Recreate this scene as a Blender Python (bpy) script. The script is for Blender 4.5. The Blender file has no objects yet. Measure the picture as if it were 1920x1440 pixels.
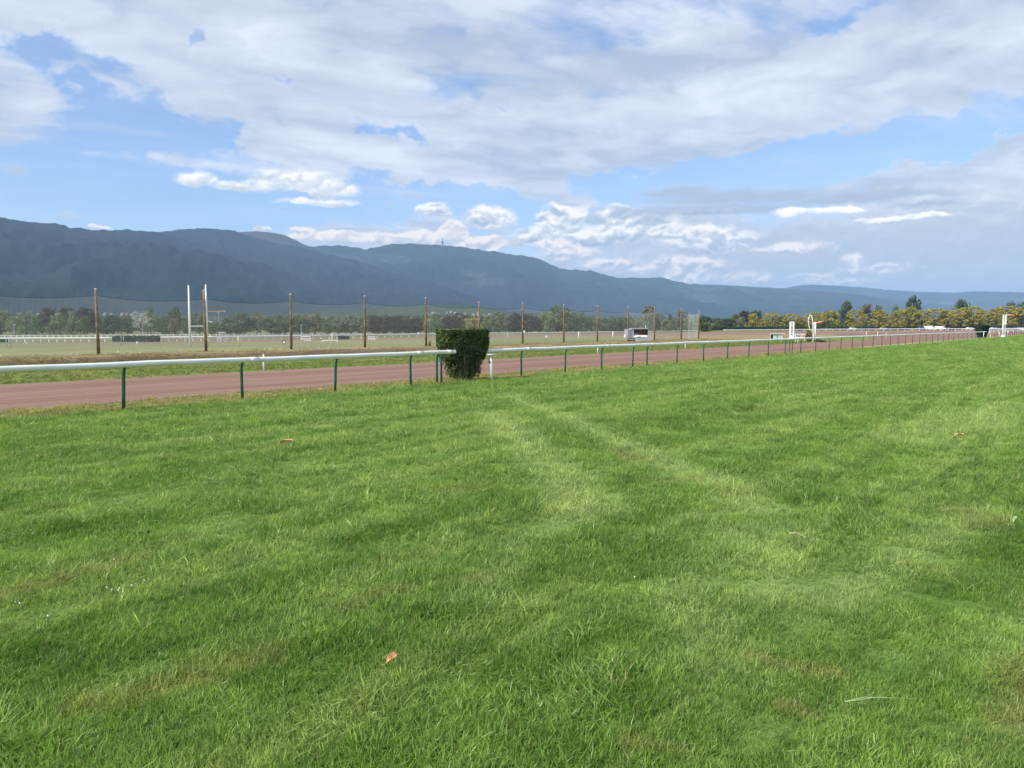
import bpy, math, random
import numpy as np
from mathutils import Vector, Matrix
random.seed(7)
RNG = np.random.default_rng(11)
SC = bpy.context.scene
COL = SC.collection

# ------------------------------------------------------------------ camera
CAM_H = 2.2
FPX = 1442.0                                   # focal length in pixels of the 1920 px wide photograph
PITCH = math.atan((720 - 611.3) / FPX)
cam_d = bpy.data.cameras.new('camera')
cam_d.sensor_width = 36.0
cam_d.lens = FPX / 1920 * 36.0
cam_d.clip_start = 0.1
cam_d.clip_end = 40000
cam = bpy.data.objects.new('camera', cam_d)
cam.location = (0, 0, CAM_H)
cam.rotation_euler = (math.pi / 2 - PITCH, 0, 0)
COL.objects.link(cam)
SC.camera = cam

# ------------------------------------------------------------------ view and light
SC.view_settings.view_transform = 'Standard'
SC.view_settings.look = 'None'
SC.view_settings.gamma = 1.0
SC.view_settings.use_curve_mapping = False
SC.view_settings.exposure = 0.88
SC.cycles.max_bounces = 6
SC.cycles.diffuse_bounces = 3
SC.cycles.volume_bounces = 1
SC.cycles.transparent_max_bounces = 8
SUN_EL, SUN_AZ = 42.0, -125.0                  # azimuth from +Y (view axis), clockwise; the sun stands behind and to the left
sl = bpy.data.lights.new('sun', 'SUN')
sl.energy = 3.2
sl.angle = math.radians(4)
sl.color = (1.0, 0.94, 0.85)
sun = bpy.data.objects.new('sun', sl)
_sd = Vector((math.sin(math.radians(SUN_AZ)) * math.cos(math.radians(SUN_EL)),
              math.cos(math.radians(SUN_AZ)) * math.cos(math.radians(SUN_EL)), math.sin(math.radians(SUN_EL))))
sun.rotation_euler = _sd.to_track_quat('Z', 'Y').to_euler()
sun.location = _sd * 300
COL.objects.link(sun)


# ------------------------------------------------------------------ node helper
class NT:
    """tiny expression helper over a node tree"""
    def __init__(s, nt): s.nt = nt
    def new(s, t, **kw):
        n = s.nt.nodes.new(t)
        for k, v in kw.items(): setattr(n, k, v)
        return n
    def put(s, sock, v):
        if isinstance(v, bpy.types.NodeSocket): s.nt.links.new(v, sock)
        elif v is not None:
            if sock.type == 'RGBA' and len(v) == 3: v = (*v, 1)
            sock.default_value = v
    def m(s, op, a, b=None, c=None, clamp=False):
        n = s.new('ShaderNodeMath', operation=op, use_clamp=clamp)
        s.put(n.inputs[0], a)
        if b is not None: s.put(n.inputs[1], b)
        if c is not None: s.put(n.inputs[2], c)
        return n.outputs[0]
    def add(s, a, b): return s.m('ADD', a, b)
    def sub(s, a, b): return s.m('SUBTRACT', a, b)
    def mul(s, a, b): return s.m('MULTIPLY', a, b)
    def mad(s, a, b, c): return s.m('MULTIPLY_ADD', a, b, c)
    def mx(s, a, b): return s.m('MAXIMUM', a, b)
    def ss(s, x, lo, hi, a=0.0, b=1.0):
        n = s.new('ShaderNodeMapRange', interpolation_type='SMOOTHSTEP')
        s.put(n.inputs[0], x); s.put(n.inputs[1], lo); s.put(n.inputs[2], hi); s.put(n.inputs[3], a); s.put(n.inputs[4], b)
        return n.outputs[0]
    def lin(s, x, lo, hi, a=0.0, b=1.0):
        n = s.new('ShaderNodeMapRange')
        s.put(n.inputs[0], x); s.put(n.inputs[1], lo); s.put(n.inputs[2], hi); s.put(n.inputs[3], a); s.put(n.inputs[4], b)
        return n.outputs[0]
    def xyz(s, x, y, z=0.0):
        n = s.new('ShaderNodeCombineXYZ')
        for i, v in enumerate((x, y, z)): s.put(n.inputs[i], v)
        return n.outputs[0]
    def sep(s, v):
        n = s.new('ShaderNodeSeparateXYZ'); s.put(n.inputs[0], v); return n.outputs
    def noise(s, vec, scale, detail=4, rough=0.55, dist=0.0, lac=2.0, color=False):
        n = s.new('ShaderNodeTexNoise')
        s.put(n.inputs['Vector'], vec); s.put(n.inputs['Scale'], scale); n.inputs['Detail'].default_value = detail
        n.inputs['Roughness'].default_value = rough; n.inputs['Distortion'].default_value = dist; n.inputs['Lacunarity'].default_value = lac
        return n.outputs['Color' if color else 'Fac']
    def vor(s, vec, scale, feature='F1', smooth=None):
        n = s.new('ShaderNodeTexVoronoi', feature=feature)
        s.put(n.inputs['Vector'], vec); s.put(n.inputs['Scale'], scale)
        if smooth is not None and feature == 'SMOOTH_F1': n.inputs['Smoothness'].default_value = smooth
        return n.outputs['Distance']
    def vm(s, op, a, b=None, scale=None):
        n = s.new('ShaderNodeVectorMath', operation=op)
        s.put(n.inputs[0], a)
        if b is not None: s.put(n.inputs[1], b)
        if scale is not None: s.put(n.inputs['Scale'], scale)
        return n.outputs[0]
    def mix(s, f, a, b, blend='MIX'):
        n = s.new('ShaderNodeMix', data_type='RGBA', blend_type=blend)
        s.put(n.inputs[0], f); s.put(n.inputs[6], a); s.put(n.inputs[7], b)
        return n.outputs[2]


def ang(u, v):
    """direction (azimuth, elevation in degrees) in which the photograph shows a given pixel"""
    a = (u - 960) / FPX; b = -(v - 720) / FPX
    x, y, z = a, math.cos(PITCH) + b * math.sin(PITCH), -math.sin(PITCH) + b * math.cos(PITCH)
    return math.degrees(math.atan2(x, y)), math.degrees(math.atan2(z, math.hypot(x, y)))


SKY_TINT = (.88, .91, 1.02, 1)

# ------------------------------------------------------------------ sky: Nishita daylight behind two cloud decks
world = bpy.data.worlds.new('World')
SC.world = world
world.use_nodes = True
wt = world.node_tree
wt.nodes.clear()
W = NT(wt)
geo = W.new('ShaderNodeTexCoord').outputs['Generated']
sky = W.new('ShaderNodeTexSky', sky_type='NISHITA')
sky.sun_disc = False
sky.sun_elevation = math.radians(SUN_EL)
sky.sun_rotation = math.radians(SUN_AZ)
sky.air_density = 1.0; sky.dust_density = 0.3; sky.ozone_density = 3.5
dx, dy, dz = W.sep(geo)
az = W.mul(W.m('ARCTAN2', dx, dy), 57.2958)
el = W.mul(W.m('ARCSINE', dz), 57.2958)

# ---- cloud decks: worked out as functions of direction (azimuth, elevation) -------------
_pr = np.random.default_rng(5)
_PERM = _pr.permutation(4096)
_GA = _pr.uniform(0, 2 * np.pi, 4096)
_GX, _GY = np.cos(_GA).astype(np.float32), np.sin(_GA).astype(np.float32)


def pnoise(x, y, px=0):
    """gradient noise, about -0.7..0.7; px > 0 makes it repeat in x with that whole period"""
    xi = np.floor(x).astype(np.int64); yi = np.floor(y).astype(np.int64)
    xf = (x - xi).astype(np.float32); yf = (y - yi).astype(np.float32)
    u = xf * xf * xf * (xf * (xf * 6 - 15) + 10); v = yf * yf * yf * (yf * (yf * 6 - 15) + 10)
    def g(ix, iy, fx, fy):
        if px: ix = ix % px
        h = _PERM[(_PERM[ix & 4095] + iy) & 4095]
        return _GX[h] * fx + _GY[h] * fy
    a = g(xi, yi, xf, yf); b = g(xi + 1, yi, xf - 1, yf)
    c = g(xi, yi + 1, xf, yf - 1); d = g(xi + 1, yi + 1, xf - 1, yf - 1)
    return (a + u * (b - a)) + v * ((c + u * (d - c)) - (a + u * (b - a)))


def fbm(x, y, octv=6, rough=0.5, off=0.0, per=0, billow=False):
    t = 0; amp = 1.0; s = 0; f = 1
    for k in range(octv):
        n = pnoise(x * f + off + k * (0 if per else 17.3), y * f + off * 1.7 + k * 9.1, per * f)
        if billow: n = np.abs(n) * 2.2 - .42
        t = t + amp * n; s += amp * (1 if billow else .55)
        amp *= rough; f *= 2
    return t / s


def sst(x, a, b):
    t = np.clip((x - a) / (b - a), 0, 1)
    return t * t * (3 - 2 * t)


def lerp(c0, c1, t):
    return c0 + (np.asarray(c1, np.float32) - c0) * t[..., None]


def clouds(az, el):
    """az, el in degrees (arrays) -> cloud colour (linear radiance) and cover"""
    az = az.astype(np.float32); el = el.astype(np.float32)
    ra, re = np.radians(az), np.radians(el)
    dx, dy, dz = np.sin(ra) * np.cos(re), np.cos(ra) * np.cos(re), np.sin(re)
    zc = np.maximum(dz, 0) + 0.07
    X, Y = dx / zc, dy / zc
    # periodic angular noise: 0.25 and 0.5 cycles per degree both close up over 360 degrees
    A, E = az * 0.25, el * 0.25
    wa = fbm(A, E, 5, .55, 3.1, 90) ; wb = fbm(A, E, 5, .55, 41.7, 90)
    fa = fbm(A * 4, E * 6, 5, .6, 11.1, 360); fb = fbm(A * 4, E * 6, 5, .6, 71.7, 360)
    azw, elw = az + wa * 2.2 + fa * .7, el + wb * 1.3 + fb * .5
    azs, els = az + wa * .6 + fa * .35, el + wb * .3 + fb * .2
    kd = 57.3 / FPX

    def el_(u, v, w, h, rot=0.0, Az=azw, El=elw):
        a0, e0 = ang(u, v)
        ca = math.cos(math.radians(a0))
        da, de = (Az - a0) / (w * kd * ca), (El - e0) / (h * kd * ca)
        if rot:
            da0, de0 = Az - a0, El - e0
            c, s = math.cos(rot), math.sin(rot)
            da, de = (da0 * c + de0 * s) / (w * kd * ca), (-da0 * s + de0 * c) / (h * kd * ca)
        return np.maximum(1 - (da * da + de * de) ** .6, 0)

    col = np.zeros(az.shape + (3,), np.float32)
    # high sheet
    r = math.radians(-28)
    U, V = X * math.cos(r) - Y * math.sin(r), X * math.sin(r) + Y * math.cos(r)
    n1 = fbm(U * 0.85, V * 1.1, 7, .56, 2.2)
    n2 = fbm(U * 2.6 + n1 * .8, V * 3.0, 6, .6, 8.8)
    n3 = fbm(U * 1.4 + n1, V * 1.9, 7, .55, 31.0)
    nb = fbm(U * 1.9 + n1, V * 2.3, 5, .5, 77., billow=True)
    cov = 0.53 + n1 * .75 + n2 * .5 + (nb - .1) * .7
    for (u, v, w, h, rot, k) in GAPS: cov = cov - k * 2.0 * el_(u, v, w, h, rot)
    for (u, v, w, h, rot, k) in FILLS: cov = cov + k * 1.7 * el_(u, v, w, h, rot)
    alpha = sst(cov, -0.42, 0.58) ** 1.15 * .95
    thick = np.clip(cov, 0, 1.4)
    t = 0.52 + n3 * .70 + n2 * 0.25 + (nb - .1) * .80 - (thick - .7) * .20
    for (u, v, w, h, rot, k) in LIGHTS: t = t + k * el_(u, v, w, h, rot)
    t = np.clip(t, 0, 1)
    c = lerp(np.zeros(az.shape + (3,), np.float32) + np.float32([.39, .46, .575]), [.70, .755, .855], t)
    # thin parts take the blue of what lies behind them and a little violet in the dark rifts
    col[...] = c
    # wisps of thin cloud in the blue
    ws = fbm(U * 1.2, V * 5.0, 6, .62, 55.)
    al2 = sst(ws + n1 * .3, .0, .7) * .32 * sst(el, 6, 14)
    al2 = al2 + .13 + .10 * sst(n1 + ws * .4, -.1, .5)
    a_all = np.maximum(alpha, al2)

    # relief of the heaps: billows, and the same billows a little sunward
    def bil(a, e):
        return .6 * fbm(a * 0.5, e * .75, 6, .52, 5.5, 180, True) + .4 * fbm(a * 0.25, e * .38, 3, .5, 15.5, 90, True)
    ax_, ey_ = az + wa * 1.2 + fa * .35, el * 1.25 + wb + fb * .3
    b0 = bil(ax_, ey_); b1 = bil(ax_ - .22, ey_ + .32)
    relief = (b0 - b1)
    for (items, cb, cm, cl, soft, amp, al, up_) in DECKS:
        fld = np.full(az.shape, -9., np.float32); hh = 0; up = 0.02
        for (u, v, w, h) in items:
            a0, e0 = ang(u, v)
            x = (azs - a0) / (w * kd); yy = (els - e0) / (h * kd)
            y = np.maximum(yy, -yy * 1.9)
            f = 1 - np.sqrt(x * x + y * y)
            fld = np.maximum(fld, f)
            fp = np.maximum(f, 0) ** .7
            hh = hh + (yy * .5 + .5) * fp; up = up + fp
        t = hh / up
        d = fld + (b0 - .15) * amp
        a = sst(d, 0, soft) * al
        lt = relief * 1.7 * min(1.0, amp / .38) + t * 1.05 * up_ - np.clip(d, 0, 1) * .28 + .06 + n2 * .5 * amp
        cc = lerp(np.zeros(az.shape + (3,), np.float32) + np.float32(cb), cm, sst(lt, 0, .5))
        cc = lerp(cc, cl, sst(lt, .42, .85))
        a_new = a + a_all * (1 - a)
        col = (cc * a[..., None] + col * (a_all * (1 - a))[..., None]) / np.maximum(a_new, 1e-4)[..., None]
        a_all = a_new
    return col, a_all


GAPS = [(20, 345, 330, 95, 0.0, 1.0), (300, 395, 380, 75, 0.0, 1.0), (240, 250, 260, 60, -.15, .65), (400, 235, 130, 34, .1, .75),
        (85, 85, 60, 40, -.6, .5), (230, 112, 100, 20, .1, .4), (372, 75, 22, 60, .1, .45), (250, 165, 150, 30, -.4, .3), (150, 170, 50, 22, -.5, .35),
        (760, 250, 70, 22, -.35, .7), (680, 225, 50, 14, -.2, .5), (520, 148, 26, 16, 0, .5), (430, 135, 22, 12, 0, .4), (950, 213, 18, 10, 0, .45),
        (840, 372, 260, 42, 0.06, 1.1), (600, 372, 330, 46, 0, .7), (1500, 312, 400, 50, 0.12, 1.6), (1140, 352, 140, 28, .12, .9), (1740, 270, 210, 26, 0.16, 1.1),
        (1560, 45, 110, 20, .35, .22), (1680, 80, 110, 20, .4, .2), (1860, 240, 110, 22, .2, .5), (1300, 400, 420, 40, 0, .8)]
FILLS = [(330, 120, 160, 60, -.2, .35), (1750, 500, 500, 80, 0, .9), (60, 190, 130, 55, -.1, .5), (560, 110, 230, 90, -.1, .5), (640, 280, 330, 40, -.12, .75), (500, 240, 180, 60, -.3, .35), (1010, 330, 130, 55, -.5, 1.1), (900, 250, 400, 80, -.05, .4),
         (1400, 170, 600, 120, .08, .5), (1830, 330, 230, 62, .3, 1.5), (1250, 262, 330, 34, .08, .4), (60, 30, 300, 40, 0, .35)]
LIGHTS = [(480, 70, 150, 60, 0, .45), (680, 290, 330, 40, -.1, .4), (1350, 190, 460, 70, .12, .3), (1100, 200, 300, 60, 0, .2), (1830, 120, 200, 40, .3, .35), (80, 180, 130, 60, 0, .3),
          (950, 75, 300, 30, 0, -.35), (1250, 110, 420, 46, .2, -.35), (1600, 60, 300, 60, .2, -.22), (1880, 330, 200, 60, .2, .25), (700, 20, 300, 40, 0, .12)]
DECKS = [
 ([(1520, 475, 640, 100), (1850, 450, 480, 130), (1900, 540, 500, 60), (1150, 520, 480, 60), (2250, 420, 500, 130), (1250, 430, 260, 60)], [.45, .50, .57], [.50, .55, .62], [.66, .69, .73], .7, .2, .97, .85),
 ([(1280, 362, 120, 20), (1400, 372, 260, 26), (1620, 374, 230, 22), (1340, 396, 260, 20), (1760, 382, 90, 12)], [.36, .43, .54], [.39, .46, .57], [.52, .58, .66], .7, .10, .95, .8),
 ([(1485, 398, 42, 13), (1560, 396, 70, 8), (1680, 411, 80, 9), (1740, 407, 40, 7)], [.70, .75, .80], [1.0, 1.0, .97], [1.3, 1.24, 1.12], .4, .3, .95, 1),
 ([(1860, 372, 110, 14), (1720, 376, 60, 10)], [.52, .58, .66], [.60, .66, .74], [.74, .78, .83], .6, .3, .8, 1),
 ([(560, 345, 108, 34), (370, 340, 48, 22), (620, 360, 70, 26), (600, 381, 90, 12), (450, 352, 60, 14)], [.50, .56, .63], [.70, .74, .79], [1.0, .99, .96], .42, .30, .93, 1.05),
 ([(330, 303, 34, 14), (775, 368, 26, 12), (728, 380, 12, 12), (132, 410, 30, 12), (32, 318, 26, 12)], [.44, .51, .62], [.48, .55, .66], [.56, .62, .70], .5, .3, .6, .7),
 ([(812, 398, 42, 20), (922, 412, 62, 34), (1055, 415, 60, 36), (1150, 410, 60, 28), (1200, 440, 120, 40), (1310, 455, 110, 40), (1060, 450, 130, 36)], [.38, .45, .55], [.60, .65, .72], [1.02, 1.0, .96], .3, .42, .97, 1.05),
 ([(1170, 405, 40, 20), (1110, 415, 26, 14), (1225, 418, 44, 18), (1330, 400, 80, 12)], [.33, .40, .51], [.38, .46, .56], [.50, .56, .65], .4, .4, .85, .8),
 ([(570, 442, 36, 22), (650, 446, 76, 18), (715, 448, 60, 18), (790, 448, 60, 22), (850, 438, 40, 26), (905, 462, 60, 24), (195, 427, 22, 7), (492, 432, 22, 6)], [.46, .50, .57], [.70, .68, .68], [1.0, .92, .83], .22, .42, .97, 1.1),
 ([(965, 458, 40, 22), (1030, 462, 50, 18), (1060, 480, 90, 30), (1150, 495, 80, 22), (1210, 510, 70, 16), (1290, 500, 90, 26), (1480, 470, 90, 18), (1330, 440, 70, 20), (1290, 522, 80, 18), (1400, 524, 70, 16), (1600, 492, 34, 20), (1660, 506, 100, 15), (1560, 530, 90, 10), (1520, 520, 60, 16)], [.44, .48, .55], [.64, .65, .68], [1.08, .98, .89], .5, .55, .9, 1.05),
]


def cloud_tex(nm, az0, az1, el0, el1, nx, ny):
    """the decks, sampled over a window of directions into a generated texture"""
    A, E = np.meshgrid(np.linspace(az0, az1, nx), np.linspace(el0, el1, ny))
    c, a = clouds(A, np.maximum(E, -1.0))
    px = np.empty((ny, nx, 4), np.float32); px[..., :3] = c; px[..., 3] = a
    im = bpy.data.images.new(nm, nx, ny, alpha=True, float_buffer=True)
    im.colorspace_settings.name = 'Non-Color'; im.alpha_mode = 'CHANNEL_PACKED'
    im.pixels.foreach_set(px.ravel()); im.update(); im.pack()
    t = W.new('ShaderNodeTexImage', image=im, extension='EXTEND', interpolation='Cubic')
    W.put(t.inputs[0], W.xyz(W.lin(az, az0, az1), W.lin(el, el0, el1), 0.0))
    return t.outputs


fine = cloud_tex('clouds_ahead', -46, 46, -1, 34, 1840, 700)
wide = cloud_tex('clouds_all_round', -180, 180, -1, 90, 1200, 300)
inw = W.mul(W.mul(W.ss(az, -46, -42), W.ss(az, 46, 42)), W.ss(el, 34, 31))
ccol = W.mix(inw, wide[0], fine[0])
calf = W.mad(inw, W.sub(fine[1], wide[1]), wide[1])
ccol = W.mix(1.0, ccol, (7.15, 6.95, 6.75, 1), 'MULTIPLY')
skyb = W.mix(1.0, sky.outputs[0], SKY_TINT, 'MULTIPLY')
skyc = W.mix(calf, skyb, ccol)
bg = W.new('ShaderNodeBackground')
bg.inputs['Strength'].default_value = 0.1
W.put(bg.inputs['Color'], skyc)
wo = W.new('ShaderNodeOutputWorld')
wt.links.new(bg.outputs[0], wo.inputs[0])


# ================================================================== helpers
def tag(o, label=None, cat=None, group=None, kind=None):
    if label: o['label'] = label
    if cat: o['category'] = cat
    if group: o['group'] = group
    if kind: o['kind'] = kind
    return o


def mesh_np(name, co, faces=None, quads=None, tris=None, mats=(), smooth=False):
    me = bpy.data.meshes.new(name)
    co = np.asarray(co, np.float32).reshape(-1, 3)
    if faces is not None:
        me.from_pydata(co.tolist(), [], faces)
    else:
        lt = []
        nq = 0 if quads is None else len(quads); nt_ = 0 if tris is None else len(tris)
        idx = []
        if nq: idx.append(np.asarray(quads, np.int32).ravel())
        if nt_: idx.append(np.asarray(tris, np.int32).ravel())
        idx = np.concatenate(idx)
        tot = np.concatenate([np.full(nq, 4, np.int32), np.full(nt_, 3, np.int32)])
        st = np.concatenate([[0], np.cumsum(tot)[:-1]]).astype(np.int32)
        me.vertices.add(len(co)); me.vertices.foreach_set('co', co.ravel())
        me.loops.add(len(idx)); me.loops.foreach_set('vertex_index', idx)
        me.polygons.add(len(tot)); me.polygons.foreach_set('loop_start', st); me.polygons.foreach_set('loop_total', tot)
        me.update(calc_edges=True)
    for m in mats: me.materials.append(m)
    if smooth: me.polygons.foreach_set('use_smooth', np.ones(len(me.polygons), bool))
    me.validate()
    return me


def obj(name, me, parent=None, loc=None):
    o = bpy.data.objects.new(name, me)
    COL.objects.link(o)
    if parent is not None: o.parent = parent
    if loc is not None: o.location = loc
    return o


def empty(name, loc=(0, 0, 0), rz=0.0):
    o = bpy.data.objects.new(name, None)
    o.empty_display_size = 0.2
    o.location = loc; o.rotation_euler = (0, 0, rz)
    COL.objects.link(o)
    return o


class MB:
    """collects solids into one mesh"""
    def __init__(s): s.v = []; s.f = []
    def box(s, c, d, rz=0.0, rx=0.0, ry=0.0, bev=0.0, taper=1.0):
        x, y, z = d[0] / 2, d[1] / 2, d[2] / 2
        R = Matrix.Rotation(rz, 3, 'Z') @ Matrix.Rotation(ry, 3, 'Y') @ Matrix.Rotation(rx, 3, 'X')
        b = len(s.v)
        if bev <= 0:
            pts = [(-x, -y, -z), (x, -y, -z), (x, y, -z), (-x, y, -z), (-x * taper, -y * taper, z), (x * taper, -y * taper, z), (x * taper, y * taper, z), (-x * taper, y * taper, z)]
            fs = [(0, 3, 2, 1), (4, 5, 6, 7), (0, 1, 5, 4), (1, 2, 6, 5), (2, 3, 7, 6), (3, 0, 4, 7)]
        else:
            pts = []
            for zz in (-z, z):
                for sx, sy in ((-1, -1), (1, -1), (1, 1), (-1, 1)):
                    pts += [(sx * (x - bev), sy * y, zz), (sx * x, sy * (y - bev), zz)] if sx * sy > 0 else [(sx * x, sy * (y - bev), zz), (sx * (x - bev), sy * y, zz)]
            fs = [tuple(range(7, -1, -1)), tuple(range(8, 16))] + [(i, (i + 1) % 8, (i + 1) % 8 + 8, i + 8) for i in range(8)]
        for p in pts:
            q = R @ Vector(p); s.v.append((q.x + c[0], q.y + c[1], q.z + c[2]))
        s.f += [tuple(b + i for i in f) for f in fs]
        return s
    def tube(s, pts, r, n=8, cap=True, flat=1.0, up=(0, 0, 1), round_end=False):
        pts = [Vector(p) for p in pts]
        rs = list(r) if hasattr(r, '__len__') else [r] * len(pts)
        if round_end:
            for end in (0, -1):
                d = (pts[0] - pts[1]) if end == 0 else (pts[-1] - pts[-2]); d.normalize()
                rr = rs[end]
                e1 = pts[end] + d * rr * .6; e2 = pts[end] + d * rr * .95
                if end == 0: pts = [e2, e1] + pts; rs = [rr * .3, rr * .8] + rs
                else: pts = pts + [e1, e2]; rs = rs + [rr * .8, rr * .3]
        b = len(s.v)
        for i, p in enumerate(pts):
            t = (pts[min(i + 1, len(pts) - 1)] - pts[max(i - 1, 0)]).normalized()
            u = Vector(up)
            if abs(t.dot(u)) > .95: u = Vector((1, 0, 0))
            a = t.cross(u).normalized(); c = a.cross(t)
            for k in range(n):
                w = 2 * math.pi * k / n
                q = p + (a * math.cos(w) + c * math.sin(w) * flat) * rs[i]
                s.v.append(tuple(q))
        for i in range(len(pts) - 1):
            for k in range(n):
                s.f.append((b + i * n + k, b + i * n + (k + 1) % n, b + (i + 1) * n + (k + 1) % n, b + (i + 1) * n + k))
        if cap:
            s.f.append(tuple(b + k for k in range(n - 1, -1, -1))); s.f.append(tuple(b + (len(pts) - 1) * n + k for k in range(n)))
        return s
    def poly(s, pts):
        b = len(s.v); s.v += [tuple(p) for p in pts]; s.f.append(tuple(range(b, b + len(pts)))); return s
    def mesh(s, name, m, smooth=False):
        me = bpy.data.meshes.new(name); me.from_pydata(s.v, [], s.f); me.materials.append(m)
        if smooth: me.polygons.foreach_set('use_smooth', np.ones(len(me.polygons), bool))
        me.update(); return me
    def build(s, name, m, parent=None, loc=None, smooth=False):
        return obj(name, s.mesh(name, m, smooth), parent, loc)


# ---- the course frame: s runs along the near running rail, p away from the camera across the track
def gp(u, v, z=0.0):
    a = (u - 960) / FPX; b = -(v - 720) / FPX
    x, y, zz = a, math.cos(PITCH) + b * math.sin(PITCH), -math.sin(PITCH) + b * math.cos(PITCH)
    t = (z - CAM_H) / zz
    return np.array([x * t, y * t])


_A = gp(227, 768.3); _B = gp(1821.6, 636.4)
DV = (_B - _A) / np.linalg.norm(_B - _A); NV = np.array([-DV[1], DV[0]])
RAIL_ANG = math.atan2(DV[1], DV[0])
def w2(s, p): return _A + DV * s + NV * p
def w3(s, p, z=0.0):
    q = w2(s, p); return (float(q[0]), float(q[1]), z)
def sp(xy):
    q = np.asarray(xy) - _A; return float(q @ DV), float(q @ NV)
def s_at(u, p):
    """where along line p the sight line of a column of the photograph crosses it"""
    q = gp(u, 640.0); q = q / np.linalg.norm(q)
    n = _A + NV * p
    M = np.array([[q[0], -DV[0]], [q[1], -DV[1]]])
    t = np.linalg.solve(M, n)
    return float(t[1])


# ================================================================== materials
def principled(name, col=(.5, .5, .5), rough=.6, spec=.3, metal=0.0, noise=None, bump=None, trans=0.0, transl=0.0):
    """noise = (scale, amount[, second colour]); bump = (scale, strength, distance)"""
    m = bpy.data.materials.new(name); m.use_nodes = True
    nt = m.node_tree; b = nt.nodes['Principled BSDF']; N_ = NT(nt)
    b.inputs['Base Color'].default_value = (*col, 1)
    b.inputs['Roughness'].default_value = rough
    b.inputs['Specular IOR Level'].default_value = spec
    b.inputs['Metallic'].default_value = metal
    tc = N_.new('ShaderNodeTexCoord').outputs['Object']
    if noise:
        f = N_.noise(tc, noise[0], 5, .6)
        c2 = noise[2] if len(noise) > 2 else tuple(x * (1 - noise[1]) for x in col)
        c1 = tuple(min(1, x * (1 + noise[1] * .6)) for x in col) if len(noise) <= 2 else col
        N_.put(b.inputs['Base Color'], N_.mix(N_.ss(f, .35, .65), (*c1, 1), (*c2, 1)))
    if bump:
        bn_ = N_.new('ShaderNodeBump'); bn_.inputs['Strength'].default_value = bump[1]; bn_.inputs['Distance'].default_value = bump[2]
        N_.put(bn_.inputs['Height'], N_.noise(tc, bump[0], 4, .6)); nt.links.new(bn_.outputs[0], b.inputs['Normal'])
    return m


def foliage_mat(name, c1, c2, c3=None, scale=1.2, transl=.25, rough=.7):
    m = bpy.data.materials.new(name); m.use_nodes = True
    nt = m.node_tree; N_ = NT(nt); b = nt.nodes['Principled BSDF']
    g = N_.new('ShaderNodeNewGeometry'); oi = N_.new('ShaderNodeObjectInfo')
    n1 = N_.noise(g.outputs['Position'], scale, 3, .6)
    c = N_.mix(N_.ss(n1, .3, .7), (*c1, 1), (*c2, 1))
    c = N_.mix(N_.ss(g.outputs['Random Per Island'], .55, 1.0, 0, .75), c, (*(c3 or c2), 1))
    c = N_.mix(N_.mul(oi.outputs['Random'], .35), c, (*c1, 1))
    N_.put(b.inputs['Base Color'], c); b.inputs['Roughness'].default_value = rough; b.inputs['Specular IOR Level'].default_value = .25
    tr = N_.new('ShaderNodeBsdfTranslucent'); N_.put(tr.inputs['Color'], c)
    mx = N_.new('ShaderNodeMixShader'); mx.inputs[0].default_value = transl
    nt.links.new(b.outputs[0], mx.inputs[1]); nt.links.new(tr.outputs[0], mx.inputs[2])
    nt.links.new(mx.outputs[0], nt.nodes['Material Output'].inputs[0])
    return m


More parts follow.
